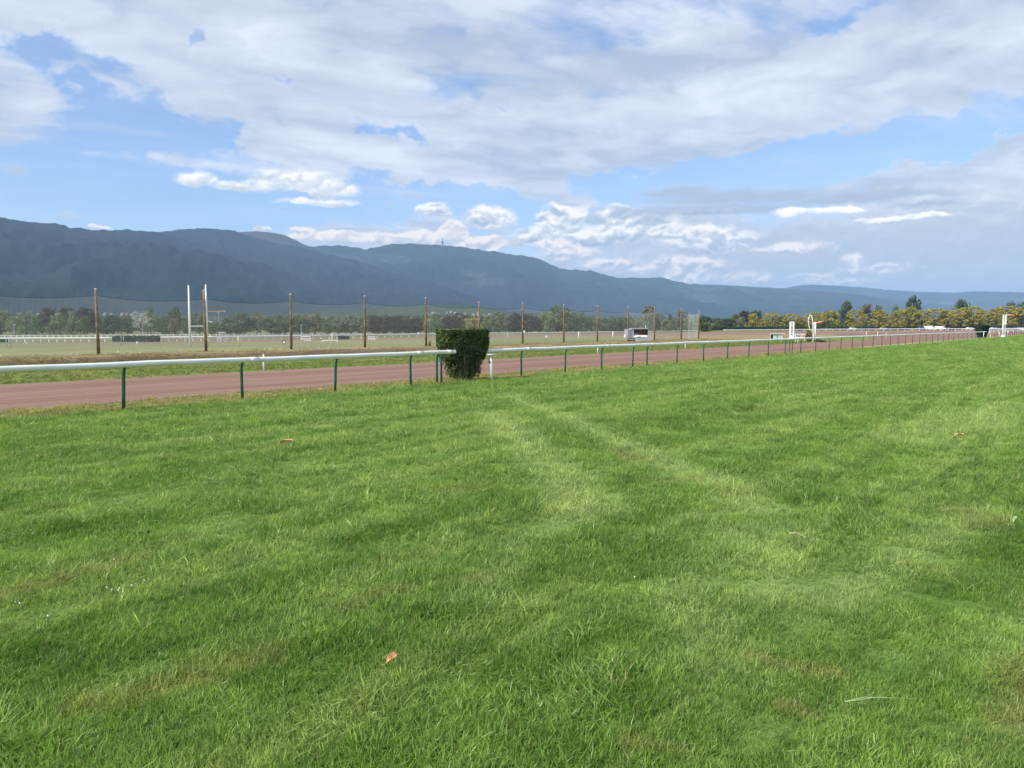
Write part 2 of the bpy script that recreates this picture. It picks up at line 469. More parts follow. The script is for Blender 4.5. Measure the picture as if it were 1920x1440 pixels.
def lawn_colour(N_, pos):
    """colour of the lawn by place on the ground: mowing passes, dry and lush patches, worn paths"""
    x, y, _ = N_.sep(pos)
    s_ = N_.add(N_.mul(N_.sub(x, float(_A[0])), float(DV[0])), N_.mul(N_.sub(y, float(_A[1])), float(DV[1])))
    p_ = N_.add(N_.mul(N_.sub(x, float(_A[0])), float(NV[0])), N_.mul(N_.sub(y, float(_A[1])), float(NV[1])))
    flat = N_.xyz(x, y, 0.0)
    n_big = N_.noise(N_.xyz(N_.mul(s_, .35), p_, 0.0), .35, 4, .6)
    n_mid = N_.noise(flat, .9, 4, .62)
    n_str = N_.noise(N_.xyz(N_.mul(s_, .12), p_, 3.0), 1.1, 4, .6)
    n_sml = N_.noise(flat, 5.0, 4, .65)
    c = N_.mix(N_.ss(n_mid, .38, .62), (*GRASS_A, 1), (*GRASS_B, 1))
    c = N_.mix(N_.ss(n_str, .44, .60, 0, .75), c, (*GRASS_C, 1))
    n_st2 = N_.noise(N_.xyz(N_.mul(s_, .10), p_, 8.0), 2.6, 4, .65)
    c = N_.mix(N_.ss(n_st2, .52, .64, 0, .6), c, (*GRASS_D, 1))
    c = N_.mix(N_.ss(n_big, .50, .72, 0, .55), c, (*GRASS_D, 1))
    dry = N_.mul(N_.ss(n_sml, .60, .78), N_.ss(N_.noise(flat, 1.3, 3, .6), .46, .62))
    c = N_.mix(N_.mul(dry, .75), c, (*GRASS_DRY, 1))
    # worn paths and pale patches
    wx = N_.mad(N_.sub(N_.noise(flat, 1.1, 4, .65), .5), 1.5, 0.0)
    for (pts, wd, k, ink) in [(*a, GRASS_DEEP) for a in DEEPS] + [(*a, GRASS_PALE) for a in PATHS] + [(*a, GRASS_TAN) for a in TANS]:
        best = None
        for (a, b) in zip(pts[:-1], pts[1:]):
            ax, ay = float(a[0]), float(a[1]); bx, by = float(b[0]), float(b[1])
            L2 = (bx - ax) ** 2 + (by - ay) ** 2
            px_, py_ = N_.sub(x, ax), N_.sub(y, ay)
            t = N_.m('MULTIPLY', N_.add(N_.mul(px_, (bx - ax)), N_.mul(py_, (by - ay))), 1 / L2, clamp=True)
            ex = N_.sub(px_, N_.mul(t, bx - ax)); ey = N_.sub(py_, N_.mul(t, by - ay))
            d = N_.m('SQRT', N_.mad(ex, ex, N_.mul(ey, ey)))
            best = d if best is None else N_.m('MINIMUM', best, d)
        best = N_.mad(wx, wd, best)
        f = N_.mul(N_.ss(best, wd, 0.0, 0, k), N_.ss(n_sml, .30, .55, .45, 1.0))
        c = N_.mix(f, c, (*ink, 1))
    return c


GRASS_A = (.165, .295, .054); GRASS_B = (.245, .385, .092); GRASS_C = (.325, .430, .135)
GRASS_D = (.120, .225, .038); GRASS_DRY = (.46, .38, .19); GRASS_PALE = (.43, .53, .22); GRASS_TAN = (.31, .32, .12)
GRASS_DEEP = (.10, .20, .032)
TANS = [([gp(-40, 1130), gp(100, 1100), gp(270, 1052)], .22, .7), ([gp(180, 1320), gp(330, 1290), gp(500, 1235)], .30, .6), ([gp(640, 1145), gp(740, 1110), gp(900, 1090)], .20, .5),
        ([gp(760, 925), gp(900, 920)], .3, .5), ([gp(1150, 850), gp(1190, 865)], .35, .55), ([gp(1240, 900), gp(1330, 905)], .3, .5), ([gp(1410, 1240), gp(1570, 1275)], .16, .7), ([gp(1470, 1330), gp(1520, 1345)], .12, .9),
        ([gp(1900, 1360), gp(1960, 1250)], .3, .7), ([gp(1790, 960), gp(1850, 985)], .4, .5), ([gp(1700, 1060), gp(1760, 1080)], .25, .4), ([gp(1180, 1400), gp(1290, 1420)], .12, .5)]
DEEPS = [([gp(-60, 860), gp(300, 850)], .7, .5), ([gp(200, 935), gp(520, 905)], .5, .45), ([gp(1180, 800), gp(1400, 770)], 1.2, .35), ([gp(1130, 890), gp(1180, 900)], .4, .6), ([gp(1880, 1000), gp(1960, 1150)], .45, .7),
         ([gp(900, 1010), gp(1010, 960)], .3, .5), ([gp(-60, 1190), gp(200, 1250)], .35, .5), ([gp(1380, 860), gp(1700, 1000)], .9, .3)]
PATHS = [([gp(950, 742), gp(1050, 780), gp(1150, 826), gp(1240, 868), gp(1340, 905), gp(1430, 960)], .62, .72),
         ([gp(920, 775), gp(990, 840), gp(1060, 895), gp(1100, 960)], .75, .85),
         ([gp(1390, 1000), gp(1470, 1120)], 1.0, .55), ([gp(1290, 1120), gp(1330, 1230)], .6, .45),
         ([gp(1720, 830), gp(1900, 760)], 1.3, .55), ([gp(1560, 1130), gp(1850, 960)], .5, .5), ([gp(880, 1130), gp(1000, 1010), gp(1080, 950)], .45, .45)]


def ground_mat(name, fn, rough=.95, bump=None):
    m = bpy.data.materials.new(name); m.use_nodes = True
    nt = m.node_tree; N_ = NT(nt); b = nt.nodes['Principled BSDF']
    pos = N_.new('ShaderNodeNewGeometry').outputs['Position']
    N_.put(b.inputs['Base Color'], fn(N_, pos)); b.inputs['Roughness'].default_value = rough; b.inputs['Specular IOR Level'].default_value = .12
    if bump:
        bp = N_.new('ShaderNodeBump'); bp.inputs['Strength'].default_value = bump[1]; bp.inputs['Distance'].default_value = bump[2]
        N_.put(bp.inputs['Height'], N_.noise(pos, bump[0], 5, .7)); nt.links.new(bp.outputs[0], b.inputs['Normal'])
    return m


def strip_sp(N_, pos):
    x, y, _ = N_.sep(pos)
    s_ = N_.add(N_.mul(N_.sub(x, float(_A[0])), float(DV[0])), N_.mul(N_.sub(y, float(_A[1])), float(DV[1])))
    p_ = N_.add(N_.mul(N_.sub(x, float(_A[0])), float(NV[0])), N_.mul(N_.sub(y, float(_A[1])), float(NV[1])))
    return s_, p_


def two(c1, c2, c3, sc1, sc2, stretch=.2, k3=.6, lo=.38, hi=.62):
    def fn(N_, pos):
        s_, p_ = strip_sp(N_, pos)
        q = N_.xyz(N_.mul(s_, stretch), p_, 0.0)
        c = N_.mix(N_.ss(N_.noise(q, sc1, 5, .6), lo, hi), (*c1, 1), (*c2, 1))
        return N_.mix(N_.ss(N_.noise(q, sc2, 4, .65), .5, .72, 0, k3), c, (*c3, 1))
    return fn


def track_fn(N_, pos):
    s_, p_ = strip_sp(N_, pos)
    streak = N_.noise(N_.xyz(N_.mul(s_, .02), p_, 0.0), 2.6, 5, .65)
    fine_ = N_.noise(pos, 9.0, 4, .7)
    broad = N_.noise(N_.xyz(N_.mul(s_, .01), p_, 5.0), .55, 2, .5)
    c = N_.mix(N_.ss(streak, .36, .64), (.178, .105, .078, 1), (.268, .172, .128, 1))
    c = N_.mix(N_.ss(broad, .42, .6, 0, .5), c, (.30, .195, .16, 1))
    c = N_.mix(N_.ss(fine_, .45, .75, 0, .45), c, (.12, .065, .052, 1))
    hl = N_.noise(N_.xyz(N_.mul(s_, .012), p_, 2.0), 7.5, 3, .7)
    c = N_.mix(N_.ss(hl, .52, .64, 0, .45), c, (.12, .068, .055, 1))
    # harrow lines close to the inner edge
    line = N_.noise(N_.xyz(N_.mul(s_, .05), N_.mul(p_, 1.0), 9.0), 5.0, 3, .7)
    near = N_.mul(N_.ss(p_, 5.0, 2.2), N_.ss(line, .54, .64, 0, .6))
    return N_.mix(near, c, (.08, .042, .036, 1))


def far_track_fn_of(*a):
    base_ = two(*a)
    def fn(N_, pos):
        s_, p_ = strip_sp(N_, pos)
        g = two((.25, .23, .13), (.17, .19, .08), (.32, .25, .15), .3, .8, .06, .6)(N_, pos)
        return N_.mix(N_.ss(s_, 15, 50), g, base_(N_, pos))
    return fn


def bank_fn_of(*a):
    base_ = two(*a)
    def fn(N_, pos):
        s_, p_ = strip_sp(N_, pos)
        f = N_.mul(N_.ss(N_.mad(N_.noise(pos, .8, 3, .6), 2.0, p_), 30.6, 29.4), N_.ss(s_, 45, 25, 0, .75))
        return N_.mix(f, base_(N_, pos), (.10, .065, .05, 1))
    return fn


M = dict(
    lawn=ground_mat('lawn_soil', lambda N_, p: N_.mix(.45, lawn_colour(N_, p), (.035, .07, .014, 1)), bump=(7, .8, .05)),
    straw=ground_mat('dry_grass', two((.36, .32, .15), (.24, .25, .09), (.15, .17, .05), 1.2, 3.0, .5), bump=(14, 1.0, .06)),
    track=ground_mat('red_sand', track_fn, bump=(22, .6, .02)),
    verge=ground_mat('verge_grass', two((.135, .200, .035), (.20, .235, .06), (.10, .13, .03), .45, 1.2, .2), bump=(5, 1.0, .12)),
    bank=ground_mat('parched_bank', bank_fn_of((.36, .28, .15), (.24, .195, .10), (.11, .085, .055), .5, 1.3, .1, .8), bump=(4, 1.0, .2)),
    field=ground_mat('field_turf', two((.17, .19, .075), (.26, .25, .11), (.36, .32, .16), .16, .5, .12, .45), bump=(3, .6, .08)),
    ftrack=ground_mat('far_red_sand', far_track_fn_of((.27, .17, .135), (.22, .135, .11), (.29, .21, .15), .2, .6, .05, .4)),
    meadow=ground_mat('rough_meadow', two((.13, .15, .06), (.20, .19, .09), (.09, .11, .04), .05, .15, .3, .5)),
    plain=ground_mat('plain_fields', two((.07, .10, .04), (.13, .14, .07), (.05, .07, .03), .004, .01, 1.0, .5)),
    white=principled('white_paint', (.80, .81, .80), .38, .45, noise=(1.5, .06)),
    pvc=principled('white_plastic_tube', (.80, .82, .80), .38, .45, noise=(1.3, .0, (.70, .72, .68))),
    green=principled('green_painted_post', (.012, .115, .080), .45, .4, noise=(5, .0, (.03, .075, .055))),
    darkgreen=principled('dark_painted_post', (.035, .06, .055), .5, .4, noise=(3, .2)),
    cream=principled('cream_paint', (.72, .66, .50), .5, .3, noise=(2, .12)),
    wood=principled('weathered_pole', (.23, .155, .10), .85, .15, noise=(2.2, .45), bump=(14, .6, .02)),
    poletop=principled('pale_pole_cap', (.55, .52, .48), .7, .2),
    net=principled('grey_net_cord', (.55, .59, .56), .8, .2),
    netedge=principled('dark_net_rope', (.03, .035, .04), .8, .1),
    metal=principled('galvanised_metal', (.42, .44, .46), .45, .5, .3, noise=(4, .12)),
    greyp=principled('grey_panel', (.36, .38, .42), .5, .4, noise=(2, .08)),
    screen=principled('dark_screen', (.045, .04, .042), .35, .4, noise=(3, .3)),
    red=principled('red_print', (.55, .06, .04), .5, .3),
    orange=principled('orange_red_housing', (.75, .13, .04), .45, .4),
    black=principled('black_plastic', (.015, .015, .017), .5, .4),
    rubber=principled('black_rubber', (.02, .02, .02), .8, .2),
    bark=principled('bark', (.10, .075, .055), .9, .1, noise=(3, .4), bump=(8, .8, .05)),
    palebark=principled('pale_dead_wood', (.42, .40, .37), .9, .1),
    stem=principled('hedge_stem', (.30, .22, .13), .9, .1, noise=(6, .35)),
    deadleaf=principled('dead_leaf', (.52, .30, .15), .7, .2, noise=(20, .35)),
    roof=principled('clay_roof', (.30, .15, .10), .8, .2), wallc=principled('pale_render', (.34, .33, .31), .8, .2),
    glass=principled('dark_glass', (.03, .04, .05), .1, .6),
    blue=principled('blue_car_paint', (.04, .10, .38), .3, .6), silver=principled('silver_car_paint', (.5, .52, .54), .3, .6, .4),
    darkcar=principled('dark_car_paint', (.03, .035, .045), .3, .6), carwhite=principled('white_car_paint', (.78, .78, .78), .3, .5),
    crane=principled('orange_crane_steel', (.40, .22, .09), .6, .3),
)
FOL = dict(
    purple=foliage_mat('purple_foliage', (0.032, 0.022, 0.024), (0.060, 0.039, 0.037), (0.076, 0.060, 0.044)),
    dark=foliage_mat('dark_green_foliage', (0.043, 0.072, 0.029), (0.072, 0.116, 0.043), (0.109, 0.160, 0.058)),
    green=foliage_mat('green_foliage', (0.083, 0.130, 0.049), (0.141, 0.200, 0.075), (0.200, 0.250, 0.100)),
    grey=foliage_mat('grey_green_foliage', (0.135, 0.167, 0.096), (0.208, 0.239, 0.144), (0.303, 0.319, 0.208)),
    light=foliage_mat('light_green_foliage', (0.173, 0.226, 0.090), (0.271, 0.335, 0.136), (0.380, 0.435, 0.200)),
    yellow=foliage_mat('yellowing_foliage', (0.290, 0.261, 0.043), (0.435, 0.392, 0.065), (0.609, 0.522, 0.102), transl=.3),
    olive=foliage_mat('olive_brown_foliage', (0.160, 0.145, 0.065), (0.246, 0.217, 0.102), (0.319, 0.275, 0.131)),
    bare=foliage_mat('pale_bare_twigs', (0.406, 0.406, 0.362), (0.580, 0.566, 0.522), (0.725, 0.696, 0.638)),
)

# ================================================================== the ground, cut into strips that follow the course
def poly_at(pts, s):
    return np.interp(s, [a for a, _ in pts], [b for _, b in pts])


S = np.unique(np.concatenate([np.arange(-60, -8, 2.0), np.arange(-8, 60, .3), np.arange(60, 150, 1.0), np.arange(150, 700, 4.0)]))
def wob(seed, sc, amp):
    r = np.random.default_rng(seed)
    t = 0
    for k, a in ((1, 1), (2.3, .6), (5.1, .35), (11.7, .2)):
        t = t + a * np.sin(S * k / sc + r.uniform(0, 6.28)) * np.cos(S * k * .37 / sc + r.uniform(0, 6.28))
    return t * amp * np.clip(1 - S / 400, .3, 1)
b0 = -.42 + wob(1, 2.2, .13)
b1 = 2.0 + wob(2, 1.9, .18)
merge = poly_at([(-60, 12.4), (128, 12.4), (133, 13.5), (168, 27), (191, 38), (700, 38)], S)
b2 = merge + wob(3, 3.0, .13)
far_out = poly_at([(-60, 97), (28, 91), (60, 84), (98, 88), (149, 97), (207, 99), (272, 91), (373, 74), (464, 58), (700, 45)], S)
b5 = poly_at([(-60, 72), (90, 72.5), (118, 75), (147, 68), (172, 54), (191, 38), (700, 38)], S)
b5 = np.maximum(np.where(S > 150, b5, b5 + wob(6, 5, .8)), b2)
b3 = np.minimum(poly_at([(-60, 28.5), (20, 28.2), (43, 23), (120, 22), (700, 22)], S) + wob(4, 2.5, .5), b5); b3 = np.maximum(b3, b2)
b4 = np.minimum(poly_at([(-60, 36.0), (60, 37.3), (105, 36.5), (130, 70), (700, 70)], S) + wob(5, 2.5, .7), b5); b4 = np.maximum(b4, b3)


def strip(name, lo, hi, m, n=6, zf=None, zb=0.0):
    T = np.linspace(0, 1, n + 1)
    Pp = lo[:, None] + (hi - lo)[:, None] * T[None]
    XY = _A[None, None] + DV[None, None] * S[:, None, None] + NV[None, None] * Pp[..., None]
    Z = np.full(Pp.shape, zb) if zf is None else zf(S[:, None], Pp, T[None]) + zb
    co = np.dstack([XY, np.broadcast_to(Z, Pp.shape)])
    i, j = np.meshgrid(np.arange(len(S) - 1), np.arange(n), indexing='ij')
    a = i * (n + 1) + j
    q = np.stack([a, a + n + 1, a + n + 2, a + 1], -1).reshape(-1, 4)
    keep = ((hi - lo)[:-1] + (hi - lo)[1:] > 1e-3)
    q = q.reshape(len(S) - 1, n, 4)[keep].reshape(-1, 4)
    o = obj(name, mesh_np(name, co, quads=q, mats=[m], smooth=True)); tag(o, kind='structure')
    return o


zlawn = lambda s, p, t: .02 * np.sin(s * .5) * np.sin(p * .7) * np.clip(-p / 3, 0, 1)
strip('lawn', np.full(len(S), -130.0), b0, M['lawn'], 60, zlawn)
strip('dry_grass_edge', b0, b1, M['straw'], 3)
strip('red_sand_track', b1, b2, M['track'], 6, lambda s, p, t: -.03 * np.sin(np.pi * t))
strip('green_verge', b2, b3, M['verge'], 8, lambda s, p, t: .05 * np.sin(p * 1.3 + s * .4) * np.sin(np.pi * t))
bank_h = poly_at([(-60, .34), (30, .30), (60, .18), (110, .1), (700, 0.0)], S)[:, None]
strip('parched_bank', b3, b4, M['bank'], 14, lambda s, p, t: bank_h * np.clip(t * 9, 0, 1) * np.clip((1 - t) * 2.2, 0, 1) * (1 + .25 * np.sin(s * .8 + p)) * np.where((t > 0) & (t < 1), 1, 0))
strip('sports_field', b4, b5, M['field'], 20)
strip('far_red_sand_track', b5, np.maximum(far_out, b5), M['ftrack'], 4)
strip('rough_meadow', np.maximum(far_out, b5), np.full(len(S), 420.0), M['meadow'], 6)
mb = MB()
mb.poly([(-5200, -600, -.3), (9500, -600, -.3), (9500, 14500, -.3), (-5200, 14500, -.3)])
tag(mb.build('plain', M['plain']), kind='structure')

# ================================================================== mountains
def np_noise(x, y, o=5, off=0.0): return fbm(np.asarray(x, np.float32), np.asarray(y, np.float32), o, .55, off)


def forest_mat(name, c1, c2, clear, amount, seed):
    def fn(N_, pos):
        n = N_.noise(pos, .004, 6, .65); n2 = N_.noise(N_.vm('ADD', pos, (seed, 0, 0)), .0011, 5, .6)
        n3 = N_.noise(pos, .03, 3, .7)
        c = N_.mix(N_.ss(n, .38, .62), (*c1, 1), (*c2, 1))
        c = N_.mix(N_.ss(n3, .4, .7, 0, .5), c, (c1[0] * .5, c1[1] * .5, c1[2] * .5, 1))
        return N_.mix(N_.mul(N_.ss(n2, .60 - amount, .66 - amount), N_.ss(n, .46, .54, 0, .85)), c, (*clear, 1))
    return ground_mat(name, fn, bump=(.035, 1.0, 14))


def mountain(name, pts, dist, m, foot=.55, back=900, rows=56, seed=0.0, rough=1.0, sag=1.15):
    us = np.arange(pts[0][0], pts[-1][0] + 1, 4.0)
    vs = np.interp(us, [a for a, _ in pts], [b for _, b in pts])
    ds = np.interp(us, [a for a, _ in dist], [b for _, b in dist])
    az_ = np.array([ang(u, v)[0] for u, v in zip(us, vs)]); el_ = np.array([ang(u, v)[1] for u, v in zip(us, vs)])
    ra = np.radians(az_)
    crest = CAM_H + np.tan(np.radians(el_)) * ds
    T = np.concatenate([np.linspace(0, 1, rows), 1 + np.linspace(.12, 1, 8)])
    R = np.where(T[None] <= 1, ds[:, None] * (foot + (1 - foot) * T[None]), ds[:, None] + back * (T[None] - 1))
    prof = np.where(T <= 1, np.power(np.clip(T, 0, 1), sag), np.clip(1 - (T - 1) ** 1.3 * .8, 0, 1))
    X = np.sin(ra)[:, None] * R; Y = np.cos(ra)[:, None] * R
    n = np_noise(X / 900 + seed, Y / 900, 6, seed); rv = -np.abs(np_noise((X + Y * .3) / 520 + seed, (Y - X * .2) / 1400, 5, seed + 5))
    n_f = np_noise(X / 60, Y / 60, 3, seed + 9)
    env = np.sin(np.pi * np.clip(T, 0, 1))[None] ** .8
    Z = crest[:, None] * prof[None] + (n * 110 + rv * 150 + 40) * env * rough * np.clip(crest / 400, .25, 1)[:, None] + n_f * 11 * np.clip(T * 4, 0, 1)[None] * rough
    Z = np.minimum(Z, CAM_H + (crest[:, None] - CAM_H) * R / ds[:, None] * .992 + n_f * 6 + (T[None] >= 1) * 50) # keeps the crest the skyline
    Z[:, 0] = -2
    co = np.dstack([X, Y, Z]); k = len(T)
    i, j = np.meshgrid(np.arange(len(us) - 1), np.arange(k - 1), indexing='ij'); a = i * k + j
    q = np.stack([a, a + k, a + k + 1, a + 1], -1).reshape(-1, 4)
    o = obj(name, mesh_np(name, co, quads=q, mats=[m], smooth=True)); tag(o, kind='structure')
    return o


FM0 = forest_mat('foothill_wood', (.030, .050, .024), (.060, .085, .038), (.12, .14, .06), .0, 50)
FM1 = forest_mat('mountain_forest', (.007, .015, .014), (.014, .024, .020), (.028, .04, .03), -.03, 0)  # forest albedo darkened to stand for the cloud shadow over the mountains
FM2 = forest_mat('mountain_forest_and_pasture', (.010, .019, .016), (.019, .030, .024), (.055, .07, .055), .035, 900)  # colours darkened for the same cloud shadow
FM3 = forest_mat('bare_hilltop', (.026, .034, .032), (.042, .044, .036), (.07, .065, .05), .1, 300)
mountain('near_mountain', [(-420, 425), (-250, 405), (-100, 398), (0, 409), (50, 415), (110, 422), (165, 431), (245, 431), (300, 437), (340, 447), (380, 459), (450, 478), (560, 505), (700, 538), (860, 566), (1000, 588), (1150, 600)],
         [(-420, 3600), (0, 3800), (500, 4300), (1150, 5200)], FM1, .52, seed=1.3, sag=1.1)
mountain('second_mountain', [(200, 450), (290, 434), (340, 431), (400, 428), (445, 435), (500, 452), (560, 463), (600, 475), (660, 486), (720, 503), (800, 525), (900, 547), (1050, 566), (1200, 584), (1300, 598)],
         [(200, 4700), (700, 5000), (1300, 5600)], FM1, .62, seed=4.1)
mountain('bare_hilltop', [(380, 450), (450, 435), (480, 433.5), (510, 436), (535, 441), (570, 458), (600, 470), (650, 490)],
         [(380, 5500), (650, 5600)], FM3, .9, seed=7.7, rough=.25)
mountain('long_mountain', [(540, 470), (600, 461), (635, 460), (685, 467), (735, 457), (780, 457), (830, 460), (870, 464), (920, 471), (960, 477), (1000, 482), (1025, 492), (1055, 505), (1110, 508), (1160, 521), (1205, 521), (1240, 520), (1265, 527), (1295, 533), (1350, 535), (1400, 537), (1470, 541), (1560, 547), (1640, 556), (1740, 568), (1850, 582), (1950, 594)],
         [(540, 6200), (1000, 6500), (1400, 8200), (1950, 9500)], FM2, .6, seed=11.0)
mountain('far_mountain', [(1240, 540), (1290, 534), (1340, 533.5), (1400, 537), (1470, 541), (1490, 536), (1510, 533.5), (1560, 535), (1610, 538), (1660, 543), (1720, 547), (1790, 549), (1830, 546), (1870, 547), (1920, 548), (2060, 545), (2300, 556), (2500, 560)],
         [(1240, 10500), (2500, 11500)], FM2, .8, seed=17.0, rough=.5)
mountain('wooded_foothill', [(-300, 600), (0, 592), (200, 590), (420, 594), (560, 589), (680, 578), (760, 574), (850, 573), (900, 576), (950, 584), (1050, 592), (1300, 596), (1500, 600)],
         [(-300, 1500), (600, 1700), (1500, 1900)], FM0, .78, back=500, rows=24, seed=23.0, rough=.25)

# ---- haze
hb = MB(); hb.box((2050, 6950, 372), (14700, 15200, 758))
hz = hb.build('haze', principled('haze_air'))
hm = bpy.data.materials.new('haze_air_volume'); hm.use_nodes = True
hn = hm.node_tree; hn.nodes.clear()
pv = hn.nodes.new('ShaderNodeVolumePrincipled'); ho = hn.nodes.new('ShaderNodeOutputMaterial')
HAZE_D, HAZE_C = .92e-4, (.42, .64, .97)
pv.inputs['Density'].default_value = HAZE_D; pv.inputs['Color'].default_value = (*HAZE_C, 1); pv.inputs['Anisotropy'].default_value = 0.0
hn.links.new(pv.outputs[0], ho.inputs['Volume'])
hz.data.materials[0] = hm
tag(hz, kind='stuff')


# ================================================================== running rails
RAIL_H, RAIL_R = 1.19, .078
def rail_z(s): return RAIL_H + .010 * math.sin(s * .9) * math.sin(s * .31 + 1) + .005 * math.sin(s * 2.3)


def post_mesh(name, m, h, r=.05, neck=.17, lean=0.0, n=8):
    """flattened tube, straight up and then curving towards the rail (towards -Y of its own frame)"""
    pts = [(0, neck, -.05), (lean * .5, neck, h * .4), (lean * .75, neck, h * .72), (lean * .9, neck * .88, h * .86), (lean, neck * .5, h * .94), (lean, 0.0, h)]
    b = MB(); b.tube(pts, [r, r, r, r * .98, r * .92, r * .8], n, flat=.72, up=(0, 1, 0))
    return b.mesh(name, m, True)


PM = [post_mesh('post', M['green'], RAIL_H - .04, .050, .11, l) for l in (0, .05, -.04, .02)]
PMD = [post_mesh('post', M['darkgreen'], RAIL_H - .04, .046, .11, l) for l in (0, .05, -.03, .02)]


def running_rail(label, s0, s1, posts, p=0.0, dark_from=1e9, step=1.0):
    c = w3((s0 + s1) / 2, p)
    root = empty('running_rail', w3(s0, p), RAIL_ANG)
    tag(root, label, 'rail', 'white running rail on green posts along the red track')
    n = max(2, int((s1 - s0) / step))
    b = MB(); b.tube([(t * (s1 - s0), -.10, rail_z(s0 + t * (s1 - s0))) for t in np.linspace(0, 1, n + 1)], RAIL_R, 12, round_end=True)
    r = b.build('rail_tube', M['pvc'], root, smooth=True)
    # sleeve joints
    jb = None
    for q, s in enumerate(posts):
        me = (PM if s < dark_from else PMD)[q % 4]
        o = obj('post', me, root, (s - s0, -.10, 0))
        o.rotation_euler = (0, (q * 37 % 7 - 3) * .006, 0)
        if s < 70 and q % 2 == 0:
            j = MB(); zz = rail_z(s + .35)
            j.tube([(s + .2 - s0, -.10, rail_z(s + .2)), (s + .5 - s0, -.10, rail_z(s + .5))], RAIL_R + .006, 12)
            j.build('joint_sleeve', M['pvc'], root, smooth=True)
    return root


U1 = [227, 452, 627, 770, 819, 827.5]
s_first = [s_at(u, 0) for u in U1]
s_left = [s_first[0] - 3.45 * k for k in (3, 2, 1)]
running_rail('running rail nearest the camera, its rounded white tip in front of the clipped hedge', s_left[0] - 1.0, s_at(852, -.1), s_left + s_first)
U2 = [978, 1060, 1129, 1187, 1214, 1270, 1320, 1365, 1405, 1441, 1473, 1502, 1530, 1555, 1577.5, 1598, 1618, 1637, 1654, 1669.5, 1684, 1698, 1711.5, 1724.5, 1736.5, 1748, 1758.5, 1768.5, 1778.5, 1788, 1797, 1805.5, 1813.5, 1821.5, 1829, 1836]
running_rail('long middle stretch of white running rail between the near hedge and the far dark hedge', s_at(901, -.05), s_at(1848, 0), [s_at(u, 0) for u in U2], dark_from=s_at(1460, 0), step=1.5)
sR = s_at(1851, 0)
running_rail('last stretch of white running rail beyond the far dark hedge, past the judge tower', sR, sR + 110, [sR + 9 + 3.6 * k for k in range(28)], dark_from=0, step=3)


# ---- the clipped vase-shaped hedges
def hedge(name, label, c, w_top, w_bot, h, d_top, d_bot, nleaf, leaf, seed, group=None, mat=None, stems=14):
    r = np.random.default_rng(seed)
    root = empty(name, (c[0], c[1], 0), RAIL_ANG - .32)
    tag(root, label, 'hedge', group)
    def prof(t):      # half width, half depth by height fraction
        f = np.interp(t, [0, .12, .28, .49, .68, .84, .96, 1.0], [0, .12, .34, .66, .94, 1.0, 1.0, .96])
        return (w_bot + (w_top - w_bot) * f) / 2, (d_bot + (d_top - d_bot) * f) / 2
    # leaves in a shell under the clipped faces, thicker low down where it opens
    n = nleaf
    t = r.uniform(.05, 1, n) ** .9
    top = r.random(n) < .16; t[top] = 1.0
    hw, hd = prof(t)
    a = r.uniform(0, 2 * np.pi, n)
    e = 3.6
    ca, sa = np.cos(a), np.sin(a)
    rr = (np.abs(ca) ** e + np.abs(sa) ** e) ** (-1 / e)
    depth = np.where(top, np.sqrt(r.random(n)), 1 - np.abs(r.normal(0, .055, n)) - np.where(t < .42, r.random(n) * .55, 0))
    x = ca * rr * hw * depth; y = sa * rr * hd * depth
    bump = .03 * np.sin(x * 9 + seed) * np.sin(t * h * 8) + r.normal(0, .012, n)
    x = x * (1 + bump); y = y * (1 + bump)
    z = t * h + np.where(top, r.normal(0, .02, n) - .02, 0) + bump * .4
    keep = r.random(n) < np.interp(t, [.05, .22, .4, .6, 1], [.38, .70, .9, 1, 1])
    x, y, z = x[keep], y[keep], z[keep]; n = len(x)
    nrm = np.stack([x / w_top * 1.6, y / d_top * 1.6, np.where(z > h * .96, 1.2, .35)], 1) + r.normal(0, .65, (n, 3))
    foliage_quads(root, 'foliage', np.stack([x, y, z], 1), nrm, leaf, mat or HEDGE_LEAF, r, 1.7)
    core = MB()
    core.tube([(0, 0, .35 * h), (0, 0, .55 * h), (0, 0, .8 * h), (0, 0, .95 * h)], [w_bot * .30, w_top * .33, w_top * .40, w_top * .38], 12)
    co = core.build('inner_twigs', M['hedgecore'], root); co.scale = (1, d_top / w_top, 1)
    for k in range(stems):
        a = r.uniform(0, 2 * np.pi); q = r.uniform(.1, .3)
        x0, y0 = math.cos(a) * w_bot * q, math.sin(a) * d_bot * q
        k1 = r.uniform(1.7, 2.6)
        b = MB(); b.tube([(x0, y0, -.02), (x0 * 1.5 + r.normal(0, .02), y0 * 1.5, h * .16), (x0 * k1, y0 * k1, h * .33), (x0 * k1 * 1.25, y0 * k1 * 1.25, h * .5)], [.022, .018, .013, .008], 5)
        b.build('stem', M['stem'], root)
    return root


def foliage_quads(parent, name, P, Nn, size, mat, r, aspect=1.5, kind='stuff'):
    n = len(P)
    Nn = Nn / np.linalg.norm(Nn, axis=1, keepdims=True)
    ref = r.normal(0, 1, (n, 3)); a = np.cross(Nn, ref); a /= np.linalg.norm(a, axis=1, keepdims=True); b = np.cross(Nn, a)
    s = size * r.uniform(.65, 1.35, (n, 1))
    q0 = P - a * s * aspect / 2; q1 = P + b * s / 2 - a * s * .1; q2 = P + a * s * aspect / 2; q3 = P - b * s / 2 - a * s * .1
    co = np.stack([q0, q1, q2, q3], 1).reshape(-1, 3)
    i = np.arange(n) * 4
    o = obj(name, mesh_np(name, co, quads=np.stack([i, i + 1, i + 2, i + 3], 1), mats=[mat]), parent)
    if kind: o['kind'] = kind
    return o


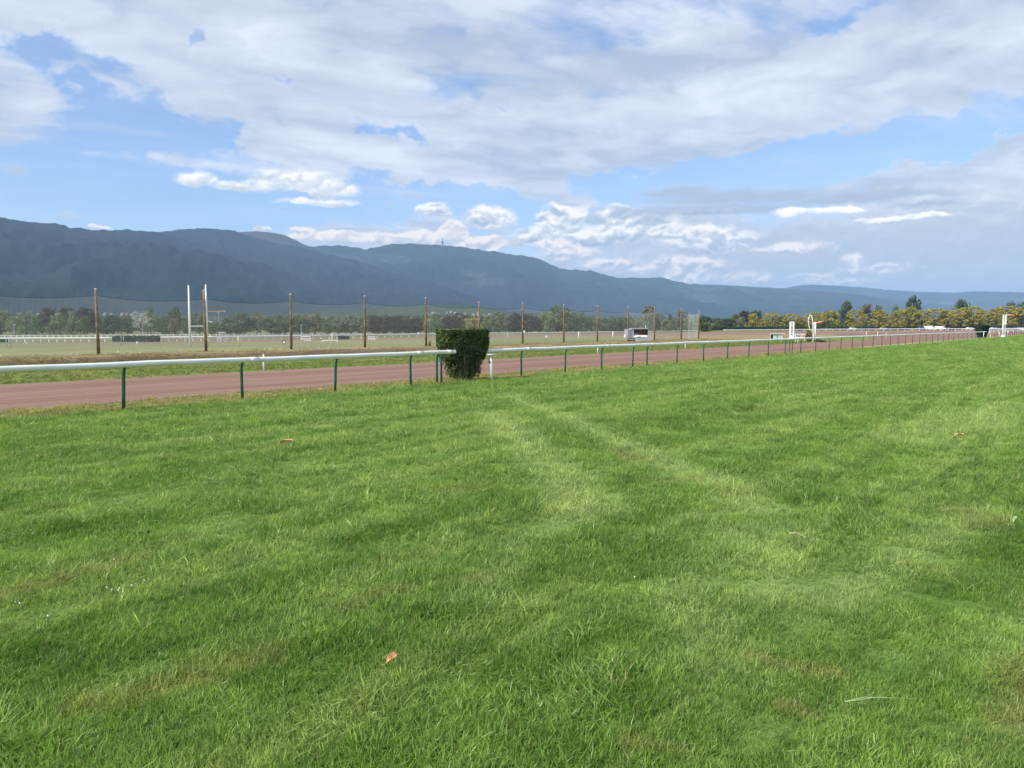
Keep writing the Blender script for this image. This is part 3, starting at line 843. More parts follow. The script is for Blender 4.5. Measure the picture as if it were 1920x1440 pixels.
HEDGE_LEAF = foliage_mat('hedge_leaves', (.028, .058, .016), (.070, .120, .030), (.16, .20, .07), scale=4, transl=.15, rough=.38)
HEDGE_LEAF2 = foliage_mat('far_hedge_leaves', (.012, .034, .012), (.022, .052, .018), (.035, .07, .025), scale=2, transl=.15, rough=.5)
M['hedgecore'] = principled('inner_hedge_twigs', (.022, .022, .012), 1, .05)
c = w2(s_at(868, .34), .34)
hedge('vase_hedge', 'near clipped hedge, wide-topped and bare-stemmed at the foot, beside the white dish post', c, 2.2, 1.36, 2.06, 1.05, .80, 18000, .050, 3, 'vase-shaped hedges in the gaps of the running rail', stems=34)
c = w2(s_at(1840, .6), .6)
hedge('vase_hedge', 'small far dark green hedge standing in the running rail just left of the judge tower', c, 3.1, 2.3, 2.35, 1.4, 1.0, 3500, .16, 4, 'vase-shaped hedges in the gaps of the running rail', HEDGE_LEAF2, stems=3)

# bare patch of twigs and earth under the near hedge
# ---- white post with a dish head beside the hedge
q = w3(s_at(920, -.45), -.45)
root = tag(empty('dish_post', q, 0), 'white post with a saucer-shaped head and small box, right beside the near hedge', 'post')
b = MB(); b.tube([(.06, 0, 0), (.02, 0, .6), (0, 0, 1.05)], [.058, .055, .053], 10); b.build('shaft', M['white'], root, smooth=True)
b = MB(); b.tube([(0, 0, .95), (0, 0, .98), (0, 0, 1.04), (0, 0, 1.07)], [.05, .11, .19, .20], 16); b.build('dish_head', M['white'], root, smooth=True)
b = MB(); b.box((-.01, .02, .85), (.15, .10, .17), bev=.02); b.build('sensor_box', M['metal'], root)
b = MB(); b.box((-.05, -.05, .76), (.06, .06, .09), bev=.01); b.build('bracket', M['black'], root)


# ---- leaning and straight white posts at the second hedge
def white_stake(u, p, h, lean=0.0, r=.05, mat='cream', label='', group=None, name='marker_stake', cat='stake', bands=0):
    s = s_at(u, p)
    root = tag(empty(name, w3(s, p), RAIL_ANG), label, cat, group)
    b = MB(); b.tube([(0, 0, -.03), (lean, 0, h)], [r, r * .92], 8); b.build('shaft', M[mat], root, smooth=True)
    if bands:
        for k in range(bands):
            z0 = h * (.12 + k * .86 / bands)
            j = MB(); j.tube([(lean * z0 / h, 0, z0), (lean * (z0 / h) + .0, 0, z0 + h * .4 / bands)], [r + .006, r + .006], 8); j.build('band', M['black'], root, smooth=True)
    cb = MB(); cb.tube([(lean, 0, h), (lean, 0, h + .03)], [r * 1.15, r * .6], 8); cb.build('cap', M[mat], root, smooth=True)
    return root


white_stake(1843, -.4, 1.25, .75, .055, 'white', 'white post leaning over in front of the far dark hedge', None, 'leaning_post', 'post')
white_stake(1856.5, -.2, 1.15, .12, .06, 'white', 'upright white post just right of the far dark hedge')
white_stake(1873, -.1, 1.05, 0, .055, 'white', 'white post close on the left of the judge tower')
white_stake(1889, -.3, 1.25, 0, .06, 'white', 'white post close on the right of the judge tower')
gs = 'white marker stakes along the far edge of the near track'
for u, p, h, lab in [(493, 12.6, .80, 'short white stake on the green verge under the left stretch of rail'),
                     (1121, 12.7, .66, 'short cream stake at the track edge, first one right of the near hedge'),
                     (1285, 12.8, .72, 'short white stake at the track edge below the right end of the tall net'),
                     (1496, 12.6, .80, 'short white stake at the track edge just right of the 100 m board'),
                     (1624, 13.0, 1.35, 'cream stake at the right end of the green verge, leftmost of three close together'),
                     (1645, 13.4, 1.25, 'cream stake at the tip of the green verge, middle one of three close together'),
                     (1661, 13.2, .95, 'cream stake where the two red tracks join, rightmost of three close together')]:
    white_stake(u, p, h, .02, .045, 'cream' if 'cream' in lab else 'white', lab, gs)


# ================================================================== ball-stop net on wooden poles
NP_ = 38.3
net_pts = [(s_at(181, NP_) - 8.6 * k, NP_) for k in (3, 2, 1)] + [(s_at(u, NP_), NP_) for u in (184, 386, 546, 684, 799, 899, 980, 1057, 1120, 1177)]
net_pts += [sp(gp(1227, 638.6)), sp(gp(1277, 636.6)), sp(gp(1309.5, 636.4))]
net_h = [5.1, 5.1, 5.1, 4.95, 5.15, 5.1, 5.2, 5.25, 5.0, 5.1, 5.1, 5.1, 5.1, 5.0, 5.0, 4.8]
net_top = [4.45, 4.45, 4.45, 4.42, 4.42, 4.46, 4.5, 4.55, 4.4, 4.5, 4.5, 4.4, 4.4, 4.45, 4.4, 4.4]
root = tag(empty('ball_stop_net', w3(*net_pts[0])), 'tall grey ball-stop net sagging between brown wooden poles along the sports field', 'net fence')
org = Vector(w3(*net_pts[0]))
NW = [Vector(w3(*a)) - org for a in net_pts]
for k, (q, h) in enumerate(zip(NW, net_h)):
    r_ = random.Random(k)
    b = MB(); lx, ly = r_.uniform(-.06, .06), r_.uniform(-.05, .05)
    b.tube([(q.x, q.y, -.1), (q.x + lx * .6, q.y + ly, h * .5), (q.x + lx, q.y + ly, h - .12)], [.125, .105, .085], 8)
    pole = b.build('pole', M['wood'], root, smooth=True)
    b = MB(); b.tube([(q.x + lx, q.y + ly, h - .12), (q.x + lx, q.y + ly, h)], [.088, .075], 8); b.build('pole_cap', M['poletop'], pole, smooth=True)


def netting(a, b_, za, zb_, k):
    """one panel of cords, hung from a slack top rope"""
    L = (b_ - a).length; d = (b_ - a) / L; nn = Vector((-d.y, d.x, 0))
    cell = NET_CELL; th = NET_TH
    def top(t): return za + (zb_ - za) * t - .30 * 4 * t * (1 - t)
    def bow(t, f): return .12 * math.sin(math.pi * t) * math.sin(math.pi * f)
    v = []; qd = []
    n = max(3, int(L / cell))
    fs = [0, .33, .66, 1]
    for i in range(n + 1):
        t = i / n; zt = top(t)
        for j, f in enumerate(fs):
            p = a + d * (t * L) + nn * bow(t, f); z = .03 + (zt - .03) * f
            v += [(p.x - d.x * th / 2, p.y - d.y * th / 2, z), (p.x + d.x * th / 2, p.y + d.y * th / 2, z)]
        b0_ = i * 8
        for j in range(3): qd.append((b0_ + j * 2, b0_ + j * 2 + 1, b0_ + j * 2 + 3, b0_ + j * 2 + 2))
    m_ = int(4.4 / cell); seg = 10
    for j in range(1, m_):
        f = j / m_; b0_ = len(v)
        for i in range(seg + 1):
            t = i / seg; p = a + d * (t * L) + nn * bow(t, f); z = .03 + (top(t) - .03) * f
            v += [(p.x, p.y, z - th / 2), (p.x, p.y, z + th / 2)]
        for i in range(seg): qd.append((b0_ + i * 2, b0_ + i * 2 + 2, b0_ + i * 2 + 3, b0_ + i * 2 + 1))
    o = obj('netting', mesh_np('netting', v, quads=qd, mats=[M['net']]), root); o['kind'] = 'stuff'
    rb = MB(); rb.tube([tuple(a + d * (t * L) + Vector((0, 0, top(t)))) for t in np.linspace(0, 1, 11)], .011, 5)
    rb.build('top_rope', M['netedge'], root)


NET_CELL, NET_TH = .075, .0085
for k in range(len(NW) - 1): netting(NW[k], NW[k + 1], net_top[k], net_top[k + 1], k)
# the last bay turns back across the field
last = NW[-1]; back_ = Vector(w3(net_pts[-1][0] - .5, net_pts[-1][1] + 1.6)) - org
netting(last, back_, 4.4, 4.4, 99)

# ================================================================== rugby goal
gl, gr_ = gp(357, 650.5), gp(389, 650)
root = tag(empty('rugby_goal', (gl[0], gl[1], 0)), 'tall white rugby goal with a low crossbar behind the second brown pole', 'goal')
ex, ey = float(gr_[0] - gl[0]), float(gr_[1] - gl[1])
b = MB(); b.tube([(0, 0, 0), (.0, 0, 3.1), (0, 0, 6.45)], [.12, .11, .07], 10); b.build('upright', M['white'], root, smooth=True)
b = MB(); b.tube([(ex, ey, 0), (ex, ey, 3.1), (ex, ey, 6.6)], [.12, .11, .07], 10); b.build('upright', M['white'], root, smooth=True)
b = MB(); b.tube([(-ex * .02, -ey * .02, 2.18), (ex, ey, 2.18)], .09, 8); b.build('crossbar', M['white'], root, smooth=True)


# ================================================================== far white rails and the paddock fence
def line_pts(pts, u0, u1, step):
    us = np.arange(u0, u1 + .1, step)
    return [gp(u, np.interp(u, [a for a, _ in pts], [b for _, b in pts])) for u in us]


def far_rail(name, label, base, toppx, u0, u1, post_step, mat, rail_r, post_r, group=None, height=None, skip=()):
    cps = line_pts(base, u0, u1, 6.0)
    root = tag(empty(name, (float(cps[0][0]), float(cps[0][1]), 0)), label, 'rail', group)
    o0 = cps[0]
    def ht(u):
        vb = np.interp(u, [a for a, _ in base], [b for _, b in base]); vt = np.interp(u, [a for a, _ in toppx], [b for _, b in toppx])
        return CAM_H * (vb - vt) / (vb - 611.3)
    us = np.arange(u0, u1 + .1, 6.0)
    b = MB(); b.tube([(float(c[0] - o0[0]), float(c[1] - o0[1]), ht(u)) for u, c in zip(us, cps)], rail_r, 6, flat=1.3); b.build('rail_bar', M[mat], root, smooth=True)
    for u in np.arange(u0 + 2, u1 - 1, post_step):
        c_ = line_pts(base, u, u, 1)[0]
        b = MB(); h = ht(u)
        b.box((float(c_[0] - o0[0]), float(c_[1] - o0[1]), h / 2), (post_r * 2, post_r * 2, h)); b.build('post', M[mat], root)
    return root


fr_base = [(-60, 642.5), (0, 642), (200, 641), (400, 639.5), (600, 636.5), (700, 634), (800, 631), (900, 629), (1000, 627), (1200, 624), (1340, 622)]
fr_top = [(-60, 635), (0, 634.7), (200, 634), (400, 631.7), (600, 629.2), (700, 628), (800, 626.4), (900, 625.2), (1000, 624), (1200, 621.6), (1340, 619.6)]
far_rail('far_running_rail', 'low white rail along the outer edge of the far track, left of the gap', fr_base, fr_top, -60, 1317, 15.0, 'white', .11, .05)
fr2_base = [(1357, 621.6), (1500, 620.6), (1600, 620.3), (1700, 620.0), (1850, 619.7), (1960, 619.5)]
fr2_top = [(1357, 618.9), (1500, 617.9), (1600, 617.2), (1700, 616.7), (1850, 616.2), (1960, 616)]
far_rail('far_running_rail', 'white rail on the far side of the red track in front of the yellowing trees', fr2_base, fr2_top, 1357, 1930, 13.5, 'white', .17, .11)
pf_base = [(-60, 636.5), (0, 636.3), (400, 634.6), (700, 631.5), (1000, 627)]
pf_top = [(-60, 629.2), (0, 629), (400, 627), (700, 626), (900, 625.2), (1000, 624.8)]
r2 = far_rail('paddock_fence', 'pale grey wire fence with thin white posts behind the low far rail', pf_base, pf_top, -60, 880, 11.3, 'white', .03, .055)
# wire mesh of the fence, as fine rails
us = np.arange(-60, 881, 10.0)
for f in (.2, .4, .6, .8):
    b = MB(); o0 = Vector(r2.location)
    pts = []
    for u in us:
        c_ = line_pts(pf_base, u, u, 1)[0]; vb = np.interp(u, [a for a, _ in pf_base], [b_ for _, b_ in pf_base]); vt = np.interp(u, [a for a, _ in pf_top], [b_ for _, b_ in pf_top])
        pts.append((float(c_[0]) - o0.x, float(c_[1]) - o0.y, CAM_H * (vb - vt) / (vb - 611.3) * f))
    b.tube(pts, .022, 4); b.build('wire', M['metal'], r2)

# ---- things standing on the field
gf = 'thin poles on the sports field'
def field_pole(u, v, vt, mat, lab, r=.04, lean=0.0, name='field_pole', cat='pole', group=gf, bands=0):
    s, p = sp(gp(u, v)); h = CAM_H * (v - vt) / (v - 611.3)
    return white_stake(u, p, h, lean, r, mat, lab, group, name, cat, bands)
field_pole(448, 648.5, 629.5, 'cream', 'cream and yellow slanted pole right of the rugby goal', .08, -.1)
field_pole(623, 647.5, 624.5, 'cream', 'cream upright pole behind a low white bar on the left field', .07)
field_pole(952, 640.5, 625.5, 'white', 'black and white banded pole right of the near hedge', .065, bands=4, name='banded_pole')
field_pole(1085, 635, 622, 'white', 'short white pole in the field, left of the round marker disc', .09)
field_pole(1149, 634.5, 621.5, 'white', 'short white pole in the field, just left of the display trailer', .09)
field_pole(20, 654, 632, 'metal', 'very thin grey pole near the left border, nearer of two', .035)
field_pole(12, 651, 633, 'metal', 'very thin grey pole near the left border, farther of two', .035)
field_pole(227, 648, 629, 'metal', 'very thin grey pole in front of the long low hedge, left of two', .035)
field_pole(232, 645, 631, 'metal', 'very thin grey pole in front of the long low hedge, right of two', .035)
field_pole(50.5, 645, 641.8, 'white', 'tiny white peg on the far track at the left border', .09, name='peg', cat='peg', group=None)
field_pole(257.5, 646, 640.5, 'white', 'small white peg in front of the right half of the long low hedge', .10, name='peg', cat='peg', group=None)
field_pole(785, 630, 623.6, 'cream', 'small cream post on the far rail just left of the fifth brown pole', .18, name='peg', cat='peg', group=None)
field_pole(983, 627, 619.8, 'white', 'small white post on the far rail beside the dark purple trees', .2, name='peg', cat='peg', group=None)


def frame_thing(name, label, cat, u0, u1, vb, vt, depth, mat='white', r=.04, mid=None, group=None):
    a, b_ = gp(u0, vb), gp(u1, vb); h = CAM_H * (vb - vt) / (vb - 611.3)
    root = tag(empty(name, (float(a[0]), float(a[1]), 0)), label, cat, group)
    e = Vector((float(b_[0] - a[0]), float(b_[1] - a[1]), 0)); n = Vector((-e.y, e.x, 0)).normalized() * depth
    for k in (0, 1):
        b = MB(); b.tube([tuple(e * k), tuple(e * k + Vector((0, 0, h)))], r, 6); b.build('upright', M[mat], root)
        b = MB(); b.tube([tuple(e * k + Vector((0, 0, h))), tuple(e * k + n + Vector((0, 0, .02)))], r * .8, 6); b.build('back_stay', M[mat], root)
    b = MB(); b.tube([(0, 0, h), tuple(e + Vector((0, 0, h)))], r, 6); b.build('top_bar', M[mat], root)
    b = MB(); b.tube([tuple(n + Vector((0, 0, .03))), tuple(e + n + Vector((0, 0, .03)))], r * .8, 6); b.build('ground_bar', M[mat], root)
    if mid:
        b = MB(); b.tube([(0, 0, h * mid), tuple(e + Vector((0, 0, h * mid)))], r, 6); b.build('middle_bar', M[mat], root)
    return root
frame_thing('football_goal', 'small white-framed football goal standing up behind the far rail', 'goal', 412, 422.5, 636, 623.2, 1.5)
frame_thing('football_goal', 'low slanting white goal frame in front of the far rail', 'goal', 409, 414, 641, 633.5, 2.5)
frame_thing('jump_frame', 'low white two-bar jump in front of the far rail, right of the third brown pole', 'jump', 565, 582, 639, 631.5, 1.0, mid=.45, r=.06, group='low white jumps on the far track')
frame_thing('jump_frame', 'low white jump just right of the fourth brown pole', 'jump', 691, 703, 637.2, 631.5, 1.0, mid=.45, r=.06, group='low white jumps on the far track')
a, b_ = gp(605, 640.2), gp(633, 640.2)
b = MB(); b.box(((a[0] + b_[0]) / 2, (a[1] + b_[1]) / 2, .16), (float(b_[0] - a[0]), .12, .12), bev=.02)
root = tag(empty('ground_pole', (0, 0, 0)), 'long white pole lying low on supports at the edge of the far track', 'pole')
b.build('bar', M['white'], root)
for q in (a, b_):
    k = MB(); k.box((float(q[0]), float(q[1]), .05), (.3, .3, .1)); k.build('support', M['white'], root)


def disc_marker(u, v, vt, lab, rad, c1, c2):
    q = gp(u, v); h = CAM_H * (v - vt) / (v - 611.3)
    root = tag(empty('round_marker', (float(q[0]), float(q[1]), 0)), lab, 'marker')
    for sx in (-1, 1):
        b = MB(); b.tube([(sx * rad * .7, 0, 0), (sx * rad * .25, .05, h - rad)], .03, 5); b.build('leg', M['black'], root)
    b = MB(); b.tube([(0, -.05, h - rad), (0, .05, h - rad)], rad, 18, up=(1, 0, 0)); b.build('disc', M[c1], root)
    b = MB(); b.tube([(rad * .12, -.07, h - rad - .05), (rad * .12, -.052, h - rad - .05)], rad * .62, 18, up=(1, 0, 0)); b.build('panel', M[c2], root)
disc_marker(532.5, 647.2, 637, 'small black and white round marker on thin legs left of the third brown pole', .22, 'black', 'white')
disc_marker(1024, 635.5, 627.5, 'small pale round marker disc in the field left of the eighth brown pole', .28, 'metal', 'white')

# ---- long low hedges by the far rail
def box_hedge(lab, u0, u1, vb, vt, depth, seed, leaf=.22, n=1600, mat=None):
    a, b_ = gp(u0, vb), gp(u1, vb); h = CAM_H * (vb - vt) / (vb - 611.3); L = float(np.linalg.norm(b_ - a))
    root = tag(empty('low_hedge', (float(a[0]), float(a[1]), 0), math.atan2(b_[1] - a[1], b_[0] - a[0])), lab, 'hedge')
    b = MB(); b.box((L / 2, depth / 2, h * .45), (L * .97, depth * .8, h * .86)); b.build('inner_twigs', M['hedgecore'], root)
    r = np.random.default_rng(seed)
    f = r.random(n); P = np.stack([r.uniform(0, L, n), np.where(f < .55, r.normal(0, .05, n), r.uniform(0, depth, n)), np.where(f < .55, r.uniform(0, h, n), h + r.normal(0, .05, n))], 1)
    Nn = np.where(f[:, None] < .55, np.array([[0, -1, .3]]), np.array([[0, -.1, 1]])) + r.normal(0, .45, (n, 3))
    foliage_quads(root, 'foliage', P, Nn, leaf, mat or HEDGE_LEAF2, r)
    return root
box_hedge('long low dark hedge behind the far rail, left of the rugby goal', 212, 294, 641, 631.5, 1.5, 31)
box_hedge('tiny clump of dark hedge on the far track at the left border', -8, 10, 642, 637.5, 1.2, 32, n=500)
box_hedge('short low dark hedge on the far track left of the fourth brown pole', 635, 653, 636.5, 631, 1.2, 33, n=500)
box_hedge('very long dark hedge under the yellowing trees, left part behind the white rail', 1318, 1540, 619.5, 613.5, 3, 34, .5, 5200)
box_hedge('dark hedge on the far right under the yellowing trees, behind the finish', 1560, 1700, 619.0, 613.8, 3, 35, .5, 2600)
box_hedge('low bramble hedge behind the parked vehicles on the far right', 1700, 1960, 617.6, 611.5, 4, 36, .8, 3200)

# ================================================================== the 100 m board
def text_mesh(name, body, size, mat, parent, loc, rot, sx=1.0, ext=.004):
    cu = bpy.data.curves.new(name, 'FONT'); cu.body = body; cu.size = size; cu.align_x = 'CENTER'; cu.align_y = 'CENTER'; cu.extrude = ext; cu.offset = size * .022
    t = bpy.data.objects.new(name, cu); COL.objects.link(t)
    bpy.context.view_layer.update()
    me = bpy.data.meshes.new_from_object(t.evaluated_get(bpy.context.evaluated_depsgraph_get()))
    bpy.data.objects.remove(t)
    me.materials.clear(); me.materials.append(mat)
    o = obj(name, me, parent, loc); o.rotation_euler = rot; o.scale = (sx, 1, 1)
    return o


q = gp(1482.5, 662.5); dist = float(q[1])
root = tag(empty('distance_board', (float(q[0]), float(q[1]), 0), -.30), 'tall narrow white board with the black figures 100 and m above the rail', 'sign')
bw = 8.6 * dist / FPX; top = CAM_H + (611.3 - 603.2) * dist / FPX; bot = CAM_H - (636.5 - 611.3) * dist / FPX
b = MB(); b.box((.04, 0, (top + bot) / 2), (bw, .05, top - bot), bev=.006); brd = b.build('board', M['white'], root)
for k, (ch, zz, sz, sx) in enumerate([('1', .85, .33, 1.3), ('0', .645, .33, .95), ('0', .44, .33, .95), ('m', .285, .22, 1.0)]):
    text_mesh('figure', ch, sz, M['black'], brd, (.04, -.031, bot + (top - bot) * (zz + .015)), (math.pi / 2, 0, 0), sx)
for sx in (-1, 1):
    b = MB(); b.tube([(.0 + sx * .10, 0, 0), (.04 + sx * .11, .0, bot + .1)], .035, 6); b.build('leg', M['darkgreen'], root)


# ---- two advertising boards beside it
q = gp(1455, 641.5); d_ = float(q[1]); k_ = d_ / FPX
root = tag(empty('advert_board', (float(q[0]), d_, 0), -.15), 'low white-framed board with a black picture, left of the 100 m board', 'board')
h0 = CAM_H - (636.5 - 611.3) * k_; h1 = CAM_H - (626.2 - 611.3) * k_; W_ = 22 * k_
b = MB(); b.box((0, 0, (h0 + h1) / 2), (W_, .08, h1 - h0), bev=.01); bd = b.build('backing', M['white'], root)
b = MB(); b.box((-W_ * .36, -.046, (h0 + h1) / 2), (W_ * .22, .01, (h1 - h0) * .8)); b.build('dark_picture', M['black'], bd)
b = MB(); b.box((-W_ * .10, -.046, (h0 + h1) / 2 + .0), (W_ * .24, .01, (h1 - h0) * .8)); b.build('pale_panel', principled('pale_blue_print', (.55, .62, .60)), bd)
b = MB(); b.box((W_ * .08, -.047, (h0 + h1) / 2), (W_ * .08, .01, (h1 - h0) * .8)); b.build('green_stripe', principled('green_print', (.10, .25, .12)), bd)
b = MB(); b.box((W_ * .29, -.046, (h0 + h1) / 2), (W_ * .30, .01, (h1 - h0) * .8)); b.build('grey_panel', principled('blue_grey_print', (.40, .52, .56)), bd)
for i_ in range(3):
    b = MB(); b.box((-W_ * .10, -.054, h0 + (h1 - h0) * (.3 + .2 * i_)), (W_ * .14, .006, .035)); b.build('print_line', M['black'], bd)
b = MB(); b.box((W_ * .10, .0, h1 + .05), (W_ * 1.15, .45, .05)); b.build('canopy', M['white'], root)
for sx in (-1, 1):
    b = MB(); b.tube([(sx * W_ * .42, .1, 0), (sx * W_ * .42, .06, h0 + .05)], .04, 6); b.build('leg', M['white'], root)

q = gp(1500, 640.5); d_ = float(q[1]); k_ = d_ / FPX
root = tag(empty('advert_board', (float(q[0]), d_, 0), -.15), 'low white board with dark and red lettering between the 100 m board and the arch', 'board')
h0 = CAM_H - (633.8 - 611.3) * k_; h1 = CAM_H - (626.2 - 611.3) * k_; W_ = 19 * k_
b = MB(); b.box((0, 0, (h0 + h1) / 2), (W_, .08, h1 - h0), bev=.01); bd = b.build('panel', M['white'], root)
text_mesh('lettering', 'PARIS', .44, principled('navy_print', (.02, .03, .08)), bd, (-W_ * .20, -.046, (h0 + h1) / 2), (math.pi / 2, 0, 0), .62)
text_mesh('lettering', 'TURF', .44, M['red'], bd, (W_ * .27, -.046, (h0 + h1) / 2), (math.pi / 2, 0, 0), .62)
b = MB(); b.box((0, .15, h1 + .10), (W_ * .9, .5, .06)); b.build('canopy', M['metal'], root)
for sx in (-1, 1):
    b = MB(); b.tube([(sx * W_ * .42, .1, 0), (sx * W_ * .42, .06, h0 + .03)], .045, 6); b.build('leg', M['white'], root)
    b = MB(); b.tube([(sx * W_ * .42, .1, h0), (sx * W_ * .42, .2, h1 + .1)], .02, 5); b.build('stay', M['metal'], root)

# ================================================================== arched finish frame with a camera arm
q = gp(1520, 641); d_ = float(q[1]); k_ = d_ / FPX
def fz(v): return CAM_H + (611.3 - v) * k_
def fx(u): return (u - 1520) * k_
root = tag(empty('finish_arch', (float(q[0]), d_, 0)), 'slender white looped arch at the finish, rising from a brown bush', 'arch')
b = MB(); b.tube([(fx(1519.4), 0, 0), (fx(1519), 0, fz(630)), (fx(1517.6), 0, fz(618)), (fx(1515.4), 0, fz(608)), (fx(1514.6), 0, fz(600)), (fx(1515.4), 0, fz(594.6)), (fx(1516.8), 0, fz(592.2)), (fx(1518.5), 0, fz(591.6)),
                  (fx(1520.2), 0, fz(592.6)), (fx(1521.8), 0, fz(596.5)), (fx(1522.8), 0, fz(605)), (fx(1523.8), 0, fz(618)), (fx(1525.2), 0, fz(633)), (fx(1525.4), 0, 0)],
                 [.06, .06, .06, .065, .07, .09, .1, .1, .1, .085, .08, .085, .09, .09], 8); b.build('loop', M['cream'], root, smooth=True)
b = MB(); b.tube([(fx(1516), 0, fz(596.2)), (fx(1521.4), 0, fz(596.2))], .045, 6); b.build('cross_tie', M['metal'], root)
b = MB(); b.box((fx(1518), -.2, .06), (.9, .5, .12), bev=.03); b.build('foot', M['cream'], root)
q2 = gp(1529, 641); d2 = float(q2[1]); k2 = d2 / FPX
def f2z(v): return CAM_H + (611.3 - v) * k2
def f2x(u): return (u - 1529) * k2
root = tag(empty('camera_mast', (float(q2[0]), d2, 0)), 'white lattice mast beside the arch, its arm holding an orange and white housing', 'mast')
for u in (1525.6, 1528.7):
    b = MB(); b.tube([(f2x(u), .1, 0), (f2x(u), .1, f2z(604.6))], .085, 8); b.build('column', M['white'], root, smooth=True)
for i_ in range(5):
    z0, z1 = f2z(634 - i_ * 6), f2z(628 - i_ * 6)
    b = MB(); b.tube([(f2x(1525.6 if i_ % 2 else 1528.7), .1, z0), (f2x(1528.7 if i_ % 2 else 1525.6), .1, z1)], .05, 5); b.build('brace', M['white'], root)
b = MB(); b.box((f2x(1527.2), .1, f2z(617)), (3.2 * k2, .14, 5 * k2), bev=.03); b.build('equipment_box', M['white'], root)
b = MB(); b.box((f2x(1531), .1, f2z(604.4)), (12 * k2, .14, .12), bev=.02); b.build('arm', M['cream'], root)
b = MB(); b.box((f2x(1537.2), .1, f2z(604.8)), (5.6 * k2, .35, 3.6 * k2), bev=.05, ry=.12); hs = b.build('housing', M['orange'], root)
b = MB(); b.box((f2x(1538.5), .1, f2z(602.4)), (6.4 * k2, .45, 1.0 * k2), bev=.03); b.build('hood', M['white'], hs)


def bush(lab, u, v, wpx, hpx, mat, n, leaf, seed, name='bush', stems=6):
    q = gp(u, v); d_ = float(q[1]); w_, h_ = wpx * d_ / FPX, hpx * d_ / FPX
    root = tag(empty(name, (float(q[0]), d_, 0)), lab, 'bush')
    r = np.random.default_rng(seed)
    t = r.uniform(0, 1, n); a = r.uniform(0, 6.28, n); rad = np.sqrt(r.random(n)) * np.interp(t, [0, .4, .8, 1], [.5, 1, .7, .15])
    P = np.stack([np.cos(a) * rad * w_ / 2, np.sin(a) * rad * w_ / 2, t * h_], 1)
    foliage_quads(root, 'foliage', P, P / np.array([[w_, w_, h_]]) + r.normal(0, .6, (n, 3)), leaf, mat, r, 2.2)
    for k in range(stems):
        a = r.uniform(0, 6.28); b = MB(); b.tube([(0, 0, 0), (math.cos(a) * w_ * .3, math.sin(a) * w_ * .3, h_ * r.uniform(.6, .95))], [.03, .012], 4); b.build('stem', M['stem'], root)
    return root
bush('brown and green bush at the foot of the looped finish arch', 1516.5, 641.5, 12, 21, FOL['olive'], 700, .16, 61)
bush('low spreading green plants right of the finish arch on the verge', 1537, 641.5, 22, 3.6, FOL['dark'], 420, .16, 62, stems=3)
bush('sparse tuft of tall dry stalks left of the near hedge below the fifth brown pole', 806, 650, 8, 10, FOL['olive'], 60, .10, 63, name='dry_tuft', stems=8)

# ================================================================== judge tower on the right
q = gp(1880, 632.6); d_ = float(q[1]); k_ = d_ / FPX
def jz(v): return CAM_H + (611.3 - v) * k_
def jx(u): return (u - 1880) * k_
root = tag(empty('judge_tower', (float(q[0]), d_, 0)), 'slim white lattice tower on the right with a top arm ending in red', 'tower')
for u in (1879.6, 1884.3):
    b = MB(); b.tube([(jx(u), 0, 0), (jx(u), 0, jz(590.8))], [.13, .10], 8); b.build('column', M['white'], root, smooth=True)
for i_ in range(8):
    z0, z1 = jz(622 - i_ * 3.6), jz(618.4 - i_ * 3.6)
    b = MB(); b.tube([(jx(1879.6 if i_ % 2 else 1884.3), 0, z0), (jx(1884.3 if i_ % 2 else 1879.6), 0, z1)], .07, 5); b.build('brace', M['white'], root)
b = MB(); b.box((jx(1882), 0, jz(606.6)), (5.0 * k_, .5, 4.2 * k_), bev=.05); b.build('cabin', M['white'], root)
b = MB(); b.box((jx(1882), 0, jz(613)), (4.6 * k_, .4, 2.6 * k_), bev=.05); b.build('lower_box', M['metal'], root)
b = MB(); b.box((jx(1886.6), 0, jz(590.6)), (14.5 * k_, .16, .16), bev=.03); b.build('arm', M['cream'], root)
b = MB(); b.box((jx(1896.5), 0, jz(591.2)), (7 * k_, .4, 3.0 * k_), bev=.1, ry=.1); b.build('red_housing', M['orange'], root)
b = MB(); b.tube([(jx(1880), -.1, 0), (jx(1880), -.1, .25), (jx(1880), -.1, .5)], [.45, .40, .2], 10); b.build('concrete_foot', M['white'], root, smooth=True)
# white table and barrier at the right border
q = gp(1916, 624.5); d_ = float(q[1]); k_ = d_ / FPX
root = tag(empty('white_table', (float(q[0]), d_, 0), .1), 'white folding table at the right border beyond the judge tower', 'table')
b = MB(); b.box((0, 0, CAM_H + (611.3 - 615) * k_), (14 * k_, 1.4, .2), bev=.04); b.build('table_top', M['white'], root)
b = MB(); b.box((0, -.6, CAM_H + (611.3 - 617.4) * k_), (12 * k_, .08, 2.0 * k_)); b.build('front_panel', M['white'], root)
for sx in (-1, 1):
    b = MB(); b.tube([(sx * 5.5 * k_, 0, 0), (sx * 5.5 * k_, 0, CAM_H + (611.3 - 616) * k_)], .08, 6); b.build('leg', M['metal'], root)
far_rail('white_barrier', 'double white barrier rail between the far dark hedge and the judge tower', [(1850, 625), (1925, 622)], [(1850, 617.6), (1925, 617.3)], 1853, 1925, 9.0, 'white', .13, .08)

